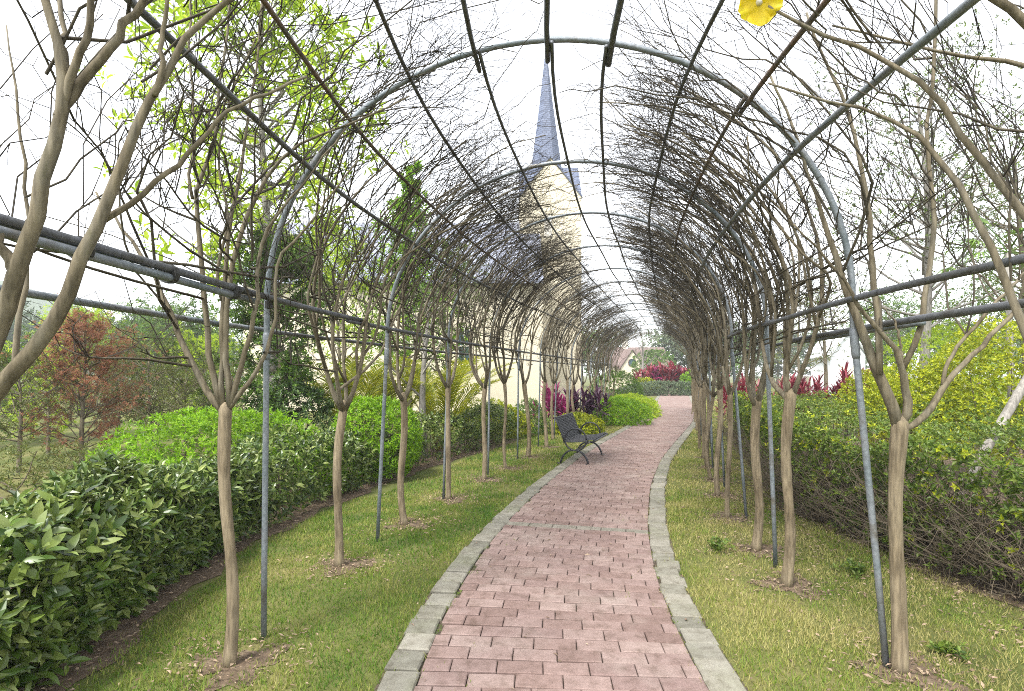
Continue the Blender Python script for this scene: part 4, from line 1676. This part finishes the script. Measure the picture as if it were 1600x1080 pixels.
mound('shrub', 'large yellow-green clipped shrub at the right photo edge', 'shrub', PX(1575, 640, 7.4), (1.2, .85, 1.22), 3800, .05, .026, M['leaf_yellow'], 41, amp=.10, zmin=-.6)
mound('shrub', 'green domed shrub behind the yellow ones at right', 'shrub', PX(1470, 600, 11.2), (1.15, 1.0, 1.35), 2200, .06, .028, M['leaf_lime'], 42)
mound('shrub', 'small yellow clipped shrub between the right trunk limbs', 'shrub', PX(1425, 645, 8.0), (.75, .6, .78), 1600, .05, .026, M['leaf_yellow'], 43)
mound('shrub', 'low yellow shrub beside the red strap-leaved plants at right', 'shrub', PX(1362, 628, 9.0), (.5, .5, .55), 900, .05, .026, M['leaf_yellow'], 44)


# weeds
def weed(x, y, s, seed, label):
    rg = np.random.default_rng(seed)
    root = thing('weed', label, 'weed', (x, y, 0))
    P = np.array([x, y, .02]) + rg.normal(0, .5, (26, 3)) * s * np.array([1, 1, .0]) + np.array([0, 0, 1]) * rg.uniform(.1, .8, (26, 1)) * s
    p, D, N, sc = sprig_leaves(P, np.tile([0, 0, 1.0], (26, 1)) + rg.normal(0, .3, (26, 3)), 5, .03, 1.2, rg)
    g = Geo()
    leaf_geo(g, p, D, N, .04 * sc, .022 * sc, T4)
    g.build('leaves', M['leaf_fresh'], root)
    g = Geo()
    g.tubes(np.stack([np.tile([x, y, 0], (26, 1)), P], 1), np.full((26, 2), .002), 3)
    g.build('stems', M['leaf_mid'], root)


weed(PX(1125, 865, 4.5)[0], 4.55, .10, 1, 'bright green weed tuft in the right lawn beside the path')
weed(2.62, 4.0, .10, 2, 'small green weed between the right hoop leg and the brown twigs')
weed(2.35, 2.85, .05, 3, 'tiny green weed right of the thickest right trunk foot')


# ------------------------------------------------------------------ strap-leaved plants, palms
def strap_plant(c, h, L, n, mat, seed, label, group, w=.055):
    rg = np.random.default_rng(seed)
    root = thing('strap_plant', label, 'plant', (c[0], c[1], 0), group)
    g, s = Geo(), Geo()
    for k in range(7):
        b = np.array([c[0] + rg.normal(0, .22), c[1] + rg.normal(0, .2), 0])
        hh = h * rg.uniform(.35, .85)
        t = b + np.array([rg.normal(0, .08), rg.normal(0, .08), hh])
        s.tubes(np.array([b, (b + t) / 2 + rg.normal(0, .02, 3), t]), np.array([.014, .012, .010]), 5)
        m = n
        ph = np.arange(m) * 2.4 + rg.uniform(0, 6)
        el = np.linspace(1.35, .1, m) + rg.normal(0, .12, m)
        D = np.stack([np.cos(ph) * np.cos(el), np.sin(ph) * np.cos(el), np.sin(el)], 1)
        N = np.stack([-np.cos(ph) * np.sin(el), -np.sin(ph) * np.sin(el), np.cos(el)], 1)
        P = t[None] - np.array([0, 0, 1]) * np.linspace(0, hh * .5, m)[:, None]
        leaf_geo(g, P, D, N, L * rg.uniform(.7, 1.15, m), w * rg.uniform(.8, 1.3, m), TS)
    g.build('leaves', mat, root)
    s.build('stems', M['drytwig'], root)
    return root


rg0 = np.random.default_rng(8)
for i in range(11):
    px = 1150 + 22 * i + rg0.normal(0, 4)
    z = 14.2 + rg0.normal(0, .5) - (i % 3) * .3
    x = PX(px, 0, z)[0]
    strap_plant((x, z), 1.45 + .3 * rg0.random() + (.25 if i > 7 else 0), .40, 30, M['leaf_red'], 60 + i,
                f'red strap-leaved plant, {ORD[i] if i else "first"} from the path in the row beyond the right shrub bed', 'red strap plants of the right row', .05)
for i in range(10):
    px = 1003 + 8.2 * i
    z = 40.5 + rg0.normal(0, .5)
    x = PX(px, 0, z)[0]
    strap_plant((x, z), 1.7 + .5 * rg0.random() + (.4 if 4 < i < 8 else 0), .8, 16, M['leaf_red'] if i % 4 != 3 else M['leaf_magenta'], 80 + i,
                f'far red strap-leaved plant, {ORD[i] if i else "first"} from the left beyond the tunnel mouth', 'red strap plants beyond the tunnel mouth', .16)
for i, (px, z, h) in enumerate([(868, 14.6, 1.35), (884, 15.2, 1.2), (908, 15.0, 1.25), (925, 15.4, 1.2)]):
    strap_plant((PX(px, 0, z)[0], z), h, .42, 18, M['leaf_magenta'] if i < 2 else M['leaf_purple'], 95 + i,
                ['magenta strap-leaved plant nearest the church wall corner', 'smaller magenta plant just right of the first one behind the bench',
                 'dark purple plant above the bench backrest', 'dark purple plant right of the other purple one behind the trunks'][i], 'magenta and purple plants behind the bench', .075)
mound('ground_hedge', 'low grey-green clipped hedge across the far end of the path', 'hedge', PX(1040, 612, 37.5), (3.4, 1.0, .75), 1500, .16, .06, M['leaf_grey'], 46, amp=.06)
mound('shrub', 'small yellow-green bush at the left end of the far red plants', 'shrub', PX(1010, 606, 39.0), (.9, .6, .7), 400, .16, .07, M['leaf_yellow'], 47)
mound('shrub', 'green bush at the right end of the far red plants', 'shrub', PX(1078, 600, 39.0), (.8, .7, 1.0), 500, .16, .07, M['leaf_bright'], 48)
mound('shrub', 'pale green bush below the cottage roof', 'shrub', PX(1024, 580, 50.0), (2.1, 1.4, 2.0), 900, .22, .09, M['leaf_mid'], 49)


def areca(c, h, nf, seed, label):
    rg = np.random.default_rng(seed)
    root = thing('palm', label, 'palm', (c[0], c[1], 0), 'yellow palms before the church')
    for k in range(nf):
        ph = k * 2.4 + rg.uniform(-.3, .3)
        b = np.array([c[0] + .12 * math.cos(ph), c[1] + .12 * math.sin(ph), 0.0])
        out = rg.uniform(.55, 1.1) * h * .62
        u = np.linspace(0, 1, 14)
        P = b + np.stack([np.cos(ph) * out * u ** 1.5, np.sin(ph) * out * u ** 1.5, h * rg.uniform(.8, 1.1) * (1.25 * u - .42 * u ** 2.6)], 1)
        g = Geo()
        g.tubes(P, np.linspace(.013, .003, 14), 5)
        T = unit(np.gradient(P, axis=0))
        side = unit(np.cross(T, [0, 0, 1.0]))
        q = np.linspace(.32, 1, 34)
        Pq = np.stack([np.interp(q, u, P[:, j]) for j in range(3)], 1)
        Tq = unit(np.stack([np.interp(q, u, T[:, j]) for j in range(3)], 1))
        Sq = unit(np.stack([np.interp(q, u, side[:, j]) for j in range(3)], 1))
        lf = Geo()
        for sd in (-1, 1):
            D = Tq * .75 + Sq * sd + np.array([0, 0, .25]) + rg.normal(0, .06, Tq.shape)
            N = np.cross(D, Tq) * sd
            leaf_geo(lf, Pq, D, N, .34 * np.sin(np.linspace(.5, 2.7, 34)) * rg.uniform(.85, 1.1, 34), .022, TS)
        fr = lf.build('frond', M['leaf_palm'], root)
        g.build('stalk', M['leaf_palm'], fr, origin=world_loc(root), smooth=True)


areca((PX(548, 0, 10.0)[0], 10.0), 2.0, 24, 1, 'yellow-green palm left of the round bright shrub')
areca((PX(690, 0, 10.6)[0], 10.6), 2.05, 24, 2, 'yellow-green palm right of the round bright shrub')
areca((PX(610, 0, 11.5)[0], 11.5), 1.8, 16, 3, 'smaller yellow-green palm between the two larger palms')


# ------------------------------------------------------------------ background trees
def bg_tree(name, label, base, height, crown, z0, n_br, n_sub, mat, L, W, seed, trunk_r=.09, nl=6, per=3, sig=.18, shape='round', lean=(0, 0), bark='limb', group=None, spread=1.1, tpl=T2, upness=.5):
    """trunk, branches and leaf sprigs gathered round the branch ends"""
    rg = np.random.default_rng(seed)
    root = thing(name, label, 'tree', (base[0], base[1], 0), group)
    b = np.array([base[0], base[1], -.02])
    u = np.linspace(0, 1, 14)
    axis = b + np.stack([lean[0] * u + .03 * height * np.sin(u * 4 + seed) * u, lean[1] * u, height * .95 * u], 1)
    g = Geo()
    g.tubes(axis, trunk_r * (1 - .85 * u) + .006, 8)
    g.build('trunk', M[bark], root, smooth=True)
    hb = z0 / height + (1 - z0 / height) * rg.random(n_br) ** .85 * .97
    st = np.stack([np.interp(hb, u, axis[:, j]) for j in range(3)], 1)
    rel = (hb - z0 / height) / (1 - z0 / height)
    if shape == 'cone':
        prof = 1.05 - rel
    elif shape == 'column':
        prof = np.sqrt(np.clip(1 - (rel * 2 - 1) ** 4, 0.05, 1))
    else:
        prof = np.sqrt(np.clip(1 - (rel * 1.7 - .75) ** 2, 0.05, 1))
    ph = np.arange(n_br) * 2.4 + rg.normal(0, .4, n_br)
    ln = crown * prof * rg.uniform(.65, 1.1, n_br)
    el = rg.uniform(.1, .9, n_br) * upness * 2
    D = np.stack([np.cos(ph) * np.cos(el), np.sin(ph) * np.cos(el), np.sin(el)], 1)
    N1 = 6
    v = np.linspace(0, 1, N1)[None, :, None]
    Q = st[:, None] + D[:, None] * ln[:, None, None] * v + np.array([0, 0, 1]) * (v ** 2) * ln[:, None, None] * .15 + rg.normal(size=(n_br, N1, 3)).cumsum(1) * .03 * ln[:, None, None] * .6
    br = Geo()
    br.tubes(Q, (trunk_r * .34 * (1 - .75 * v[..., 0])) * np.ones((n_br, 1)) * (1 - .6 * hb[:, None]) + .003, 4, cap=False)
    par = np.repeat(np.arange(n_br), n_sub)
    i0 = rg.integers(2, N1, len(par))
    s0 = Q[par, i0]
    d2 = unit(D[par] * .8 + rg.normal(0, .6, (len(par), 3)) + np.array([0, 0, .3]))
    l2 = ln[par] * rg.uniform(.2, .5, len(par))
    v2 = np.linspace(0, 1, 4)[None, :, None]
    Q2 = s0[:, None] + d2[:, None] * l2[:, None, None] * v2 + rg.normal(size=(len(par), 4, 3)).cumsum(1) * .03 * l2[:, None, None]
    br.tubes(Q2, np.linspace(1, .4, 4)[None] * np.full((len(par), 1), max(.003, trunk_r * .07)), 3, cap=False)
    br.build('branches', M[bark], root, smooth=True)
    k = len(par) * per
    ii = rg.integers(0, len(par), k)
    P = Q2[ii, rg.integers(1, 4, k)] + rg.normal(0, sig, (k, 3)) * np.minimum(1, l2[ii] * 2)[:, None]
    A = d2[ii] + np.array([0, 0, .35]) + rg.normal(0, .4, (k, 3))
    p, Dl, N, sc = sprig_leaves(P, A, nl, L, spread, rg)
    lf = Geo()
    leaf_geo(lf, p, Dl, N, L * sc, W * sc, tpl)
    o = lf.build('crown', mat, root)
    tag(o, kind='stuff')
    return root


def at(px, z):
    return (PX(px, 0, z)[0], z)


mound('shrub', 'low olive scrub at the left photo edge behind the hedge', 'shrub', PX(20, 760, 6.4), (1.5, .9, .55), 700, .06, .014, M['leaf_olive'], 10, amp=.3, depth=.3)
mound('shrub', 'low brownish olive scrub below the rust-brown conifer', 'shrub', PX(120, 745, 7.6), (1.1, .8, .5), 500, .06, .012, M['leaf_olive'], 12, amp=.3, depth=.35)
bg_tree('evergreen_tree', 'dense dark green upright tree between the two nearest left trunks', at(437, 8.6), 3.85, .78, .3, 80, 8, M['leaf_ever'], .08, .036, 1, .05, 6, 4, .12, 'column')
bg_tree('lime_tree', 'tall tree with loose lime-green leaf clusters above the left hedge', at(425, 9.4), 9.6, 2.1, 2.5, 70, 6, M['leaf_lime'], .19, .070, 2, .10, 7, 2, .16, 'round', bark='wood', spread=1.25, tpl=T4)
bg_tree('conifer_tree', 'tall narrow green tree in front of the slate church roof', at(640, 17.5), 9.2, 1.9, 1.0, 100, 7, M['leaf_bright'], .17, .07, 3, .10, 6, 2, .3, 'cone')
bg_tree('leafy_tree', 'loose green tree hiding the left end of the church roof', at(530, 15.0), 5.4, 1.6, 1.0, 50, 6, M['leaf_lime'], .13, .05, 14, .06, 6, 2, .25, 'round')
bg_tree('leafy_tree', 'light green tree before the middle of the church wall', at(700, 18.0), 6.0, 1.5, 1.2, 50, 6, M['leaf_fresh'], .14, .055, 15, .06, 6, 2, .25, 'round')
bg_tree('bare_tree', 'grey forked tree with bare candelabra branches behind the round shrub', at(662, 9.6), 3.1, 1.0, .55, 12, 5, M['leaf_mid'], .10, .035, 4, .075, 4, 1, .08, 'round', bark='wood', upness=.7)
bg_tree('rust_tree', 'rust-brown feathery young conifer left of the tunnel', at(128, 8.6), 2.35, .85, .3, 70, 8, M['leaf_rust'], .05, .012, 5, .035, 8, 4, .09, 'round', upness=.6)
bg_tree('young_tree', 'thin olive-green young tree at the far left photo edge', at(30, 8.2), 1.75, .75, .5, 34, 7, M['leaf_olive'], .05, .016, 6, .03, 6, 3, .1, 'round')
bg_tree('young_tree', 'yellowish young tree close left of the rust-brown conifer', at(75, 9.8), 1.9, .7, .4, 36, 7, M['leaf_lime'], .05, .018, 7, .03, 6, 3, .1, 'round')
bg_tree('young_tree', 'mixed green and reddish young tree right of the rust-brown conifer', at(235, 10.5), 1.95, .95, .3, 40, 7, M['leaf_olive'], .055, .018, 8, .03, 6, 3, .12, 'round')
bg_tree('young_tree', 'small olive bush-like tree beside the left hoop leg', at(290, 9.6), 1.5, .7, .2, 36, 7, M['leaf_olive'], .05, .014, 9, .025, 6, 2, .12, 'round')
bg_tree('feathery_tree', 'bright green feathery tree rising behind the rust-brown conifer', at(125, 21.0), 4.1, 1.3, 1.2, 60, 7, M['leaf_lime'], .13, .03, 10, .07, 7, 3, .2, 'round')
bg_tree('broad_tree', 'pale green spreading tree on the left skyline beside the evergreen', at(285, 30.0), 4.4, 3.0, 1.4, 60, 7, M['leaf_mid'], .22, .09, 11, .12, 6, 3, .35, 'round')
bg_tree('broad_tree', 'bluish green tree left of the pale spreading tree', at(225, 40.0), 4.6, 3.2, 1.2, 60, 7, M['leaf_far'], .28, .12, 12, .15, 6, 3, .4, 'round')
for i, (px, z, h, cr, m, lb) in enumerate([
        (-20, 11.0, 2.1, 1.0, 'leaf_mid', 'green leafy bush-like tree cut by the left photo edge'),
        (50, 12.5, 2.0, 1.1, 'leaf_lime', 'yellow-green bushy tree behind the far left young trees'),
        (185, 12.5, 1.9, 1.1, 'leaf_olive', 'loose olive bushy tree behind the rust-brown conifer'),
        (250, 13.5, 2.2, 1.3, 'leaf_fresh', 'fresh green bushy tree left of the nearest left trunk'),
        (320, 14.0, 2.4, 1.3, 'leaf_lime', 'yellow-green bushy tree just behind the nearest left trunk'),
        (360, 11.5, 2.0, .9, 'leaf_fresh', 'green bush-like tree left of the dark upright evergreen'),
        (110, 15.5, 2.3, 1.4, 'leaf_fresh', 'broad green bushy tree far behind the rust-brown conifer')]):
    bg_tree('bushy_tree', lb, at(px, z), h, cr, .1, 44, 7, M[m], .075, .028, 150 + i, .03, 6, 3, .14, 'round')
far_px = [(-30, 60, 9), (20, 70, 8.5), (165, 80, 7.2), (190, 85, 7.0), (215, 78, 6.5), (240, 90, 7.2), (270, 75, 6.0), (305, 85, 6.8), (340, 70, 6.0)]
for i, (px, z, h) in enumerate(far_px):
    bg_tree('distant_tree', f'distant hazy tree, {ORD[i] if i else "first"} from the left on the far left skyline', at(px, z), h, h * .55, h * .15, 40, 6, M['leaf_far'], .5, .25, 30 + i, .2, 5, 3, .6, 'round', group='distant trees on the left skyline')
# right side
bg_tree('pale_trunk_tree', 'tall tree with pale forked trunk and fine leaves behind the right limbs', at(1442, 11.0), 7.8, 2.3, 2.6, 50, 8, M['leaf_fresh'], .065, .028, 50, .11, 6, 4, .25, 'round', bark='wood')
bg_tree('fine_leaved_tree', 'fine-leaved tree at the right photo edge above the yellow shrub', at(1600, 11.5), 6.6, 2.1, 2.6, 46, 8, M['leaf_fresh'], .07, .03, 51, .09, 6, 4, .25, 'round')
bg_tree('fine_leaved_tree', 'sparse tree behind the right trunks, left of the pale trunk', at(1290, 17.0), 5.4, 1.6, 1.8, 36, 7, M['leaf_olive'], .08, .03, 52, .07, 6, 2, .25, 'round')
bg_tree('fine_leaved_tree', 'slender yellow-leaved tree left of the white hut', at(1250, 22.0), 5.0, 1.8, 1.6, 36, 7, M['leaf_olive'], .10, .04, 53, .07, 6, 2, .25, 'round')
bg_tree('fine_leaved_tree', 'pale green tree right of the white hut', at(1385, 27.0), 5.2, 2.6, 1.5, 44, 7, M['leaf_mid'], .16, .06, 54, .1, 6, 3, .3, 'round')
bg_tree('fine_leaved_tree', 'rounded tree on the right skyline behind the yellow shrub', at(1530, 24.0), 5.0, 2.6, 1.2, 44, 7, M['leaf_mid'], .15, .06, 55, .1, 6, 3, .3, 'round')
bg_tree('bare_tree', 'leafless forked tree in front of the far cottage', at(1003, 45.0), 5.2, 2.0, 1.8, 14, 6, M['leaf_mid'], .15, .06, 56, .16, 4, 1, .3, 'round', bark='wood', upness=.8)
for i, (px, z, h, m) in enumerate([(930, 62, 6.2, 'leaf_mid'), (1055, 60, 6.0, 'leaf_grey'), (1085, 66, 6.6, 'leaf_far'), (1125, 58, 5.6, 'leaf_mid'), (1165, 70, 6.5, 'leaf_far'), (1215, 62, 5.4, 'leaf_grey'),
                                   (1270, 75, 6.6, 'leaf_far'), (1330, 70, 6.2, 'leaf_mid'), (1400, 80, 8, 'leaf_far'), (1470, 72, 7, 'leaf_mid'), (1545, 78, 8, 'leaf_far'), (1620, 70, 7, 'leaf_mid')]):
    bg_tree('distant_tree', f'distant tree, {ORD[i] if i else "first"} from the cottage on the skyline to the right', at(px, z), h, h * .5, h * .2, 36, 6, M[m], .42, .2, 70 + i, .18, 5, 3, .5, 'round', group='distant trees on the right skyline')


# palm-like bamboo tufts at the right edge
def fan_tuft(c, n, seed, label):
    rg = np.random.default_rng(seed)
    root = thing('fan_palm', label, 'palm', (c[0], c[1], 0))
    g = Geo()
    top = np.array(c)
    g.tubes(np.array([[c[0] + .1, c[1], 0], [c[0] + .04, c[1], c[2] * .5], c]), np.array([.06, .05, .04]), 7)
    g.build('trunk', M['wood'], root, smooth=True)
    for k in range(n):
        ph = k * 2.4
        el = rg.uniform(-.2, 1.1)
        d = np.array([math.cos(ph) * math.cos(el), math.sin(ph) * math.cos(el), math.sin(el)])
        hub = top + d * rg.uniform(.45, .8)
        f = Geo()
        f.tubes(np.array([top, (top + hub) / 2 + [0, 0, .04], hub]), np.array([.012, .009, .006]), 5)
        m = 18
        aa = np.linspace(-1.9, 1.9, m)
        sd = unit(np.cross(d, [0, 0, 1.0]))
        D = d[None] * np.cos(aa)[:, None] + sd[None] * np.sin(aa)[:, None] + np.array([0, 0, -.25])
        leaf_geo(f, np.tile(hub, (m, 1)), D, np.tile(np.cross(sd, d), (m, 1)), .42 * rg.uniform(.8, 1.1, m), .028, TS)
        f.build('frond', M['leaf_mid'], root)


fan_tuft(PX(1575, 395, 9.0), 10, 3, 'fan-leaved palm at the right photo edge above the rails')

# leaning prop stake at the right
g = Geo()
p0, p1 = PX(1548, 690, 5.2), PX(1760, 330, 5.5)
stake = thing('prop_stake', 'grey wooden stake leaning out of the right shrub bed', 'stake', (p0[0], p0[1], 0))
dv = unit(p1 - p0)
p00 = p0 - dv * ((p0[2] + .02) / dv[2])
u = np.linspace(0, 1, 9)[:, None]
g.tubes(p00 * (1 - u) + p1 * u + np.sin(u * 5) * .006, np.linspace(.046, .038, 9), 10)
g.build('shaft', M['wood'], stake, smooth=True)


# yellow blossom caught at the top of the vault
def make_flower():
    c = PX(1186, 4, 2.05)
    root = thing('yellow_flower', 'bright yellow papery blossom among bare branches at the top edge', 'flower', c)
    m, n, l, b = new_mat('yellow_petal')
    b.inputs['Base Color'].default_value = (.80, .62, .01, 1)
    b.inputs['Roughness'].default_value = .5
    t = n.new('ShaderNodeBsdfTranslucent')
    t.inputs['Color'].default_value = (.85, .72, .01, 1)
    ms = n.new('ShaderNodeMixShader')
    ms.inputs[0].default_value = .45
    l.new(b.outputs[0], ms.inputs[1])
    l.new(t.outputs[0], ms.inputs[2])
    l.new(ms.outputs[0], n['Material Output'].inputs['Surface'])
    nn = unit(np.array([-.1, -1, -.35]))
    U = unit(np.cross(nn, [0, 0, 1.0]))
    V = np.cross(U, nn)
    for k in range(5):
        ph = math.radians(-100 + 72 * k)
        d = U * math.cos(ph) + V * math.sin(ph)
        s = np.cross(nn, d)
        R_, T_ = np.meshgrid(np.linspace(.06, 1, 6), np.linspace(-1, 1, 9), indexing='ij')
        L = .085
        w = .055 * np.sqrt(np.clip(1 - (R_ * 1.9 - 1.0) ** 2 * .85, .03, 1))
        Pp = c + d * (L * R_ * (1 - .12 * T_ ** 2))[..., None] + s * (w * T_)[..., None] + nn * (.02 * R_ ** 2 + .008 * np.sin(T_ * 6 + k) * R_)[..., None]
        i = np.arange(54).reshape(6, 9)
        q = np.stack([i[:-1, :-1], i[1:, :-1], i[1:, 1:], i[:-1, 1:]], -1).reshape(-1, 4)
        g = Geo()
        g.add(Pp.reshape(-1, 3), q)
        g.build('petal', m, root, smooth=True)
    g = Geo()
    a = np.linspace(0, math.pi, 6)
    g.tubes(np.array([c - nn * .05, c - nn * .02, c + nn * .0, c + nn * .012]), np.array([.004, .008, .014, .006]), 8)
    g.build('throat', M['trim'], root, smooth=True)
    g = Geo()
    g.tubes(np.array([c - nn * .05, c - nn * .09 + [.01, 0, .06], c + [.05, .15, .22], vault(1, 4.0, float(s_of_z(2.4)), .03)]), np.full(4, .0025), 4)
    g.build('stalk', M['twig'], root)


make_flower()


# ------------------------------------------------------------------ far hills
def make_hill():
    n = 70
    X = np.linspace(-420, -120, n)
    Y = np.linspace(200, 330, 40)
    xx, yy = np.meshgrid(X, Y, indexing='ij')
    ridge = np.interp(X, [-420, -330, -245, -200, -165, -120], [70, 60, 46, 26, 8, -3])
    rg = np.random.default_rng(2)
    z = ridge[:, None] * np.sin(np.linspace(0, math.pi, 40))[None] ** .7 + rg.normal(0, 1.2, xx.shape) - 1
    i = np.arange(n * 40).reshape(n, 40)
    q = np.stack([i[:-1, :-1], i[1:, :-1], i[1:, 1:], i[:-1, 1:]], -1).reshape(-1, 4)
    o = obj('hill', np_mesh('hill', np.stack([xx, yy, z], -1).reshape(-1, 3), q, True), M['leaf_hill'])
    tag(o, kind='structure')


M['leaf_hill'] = mat_noise('hill_wood', [(.03, .055, .02), (.06, .09, .03), (.045, .07, .028)], .12, .95, fine=.6)
make_hill()


# ------------------------------------------------------------------ haze
def make_haze():
    g = Geo()
    g.box((0, 20, 42), (1300, 1300, 86))
    m = bpy.data.materials.new('haze_air')
    m.use_nodes = True
    nt = m.node_tree
    nt.nodes.clear()
    v = nt.nodes.new('ShaderNodeVolumePrincipled')
    v.inputs['Color'].default_value = (.90, .93, .97, 1)
    v.inputs['Density'].default_value = .0014
    out = nt.nodes.new('ShaderNodeOutputMaterial')
    nt.links.new(v.outputs[0], out.inputs['Volume'])
    o = g.build('haze', m)
    tag(o, 'thin pale haze in the air over the whole garden', 'haze', kind='stuff')


make_haze()
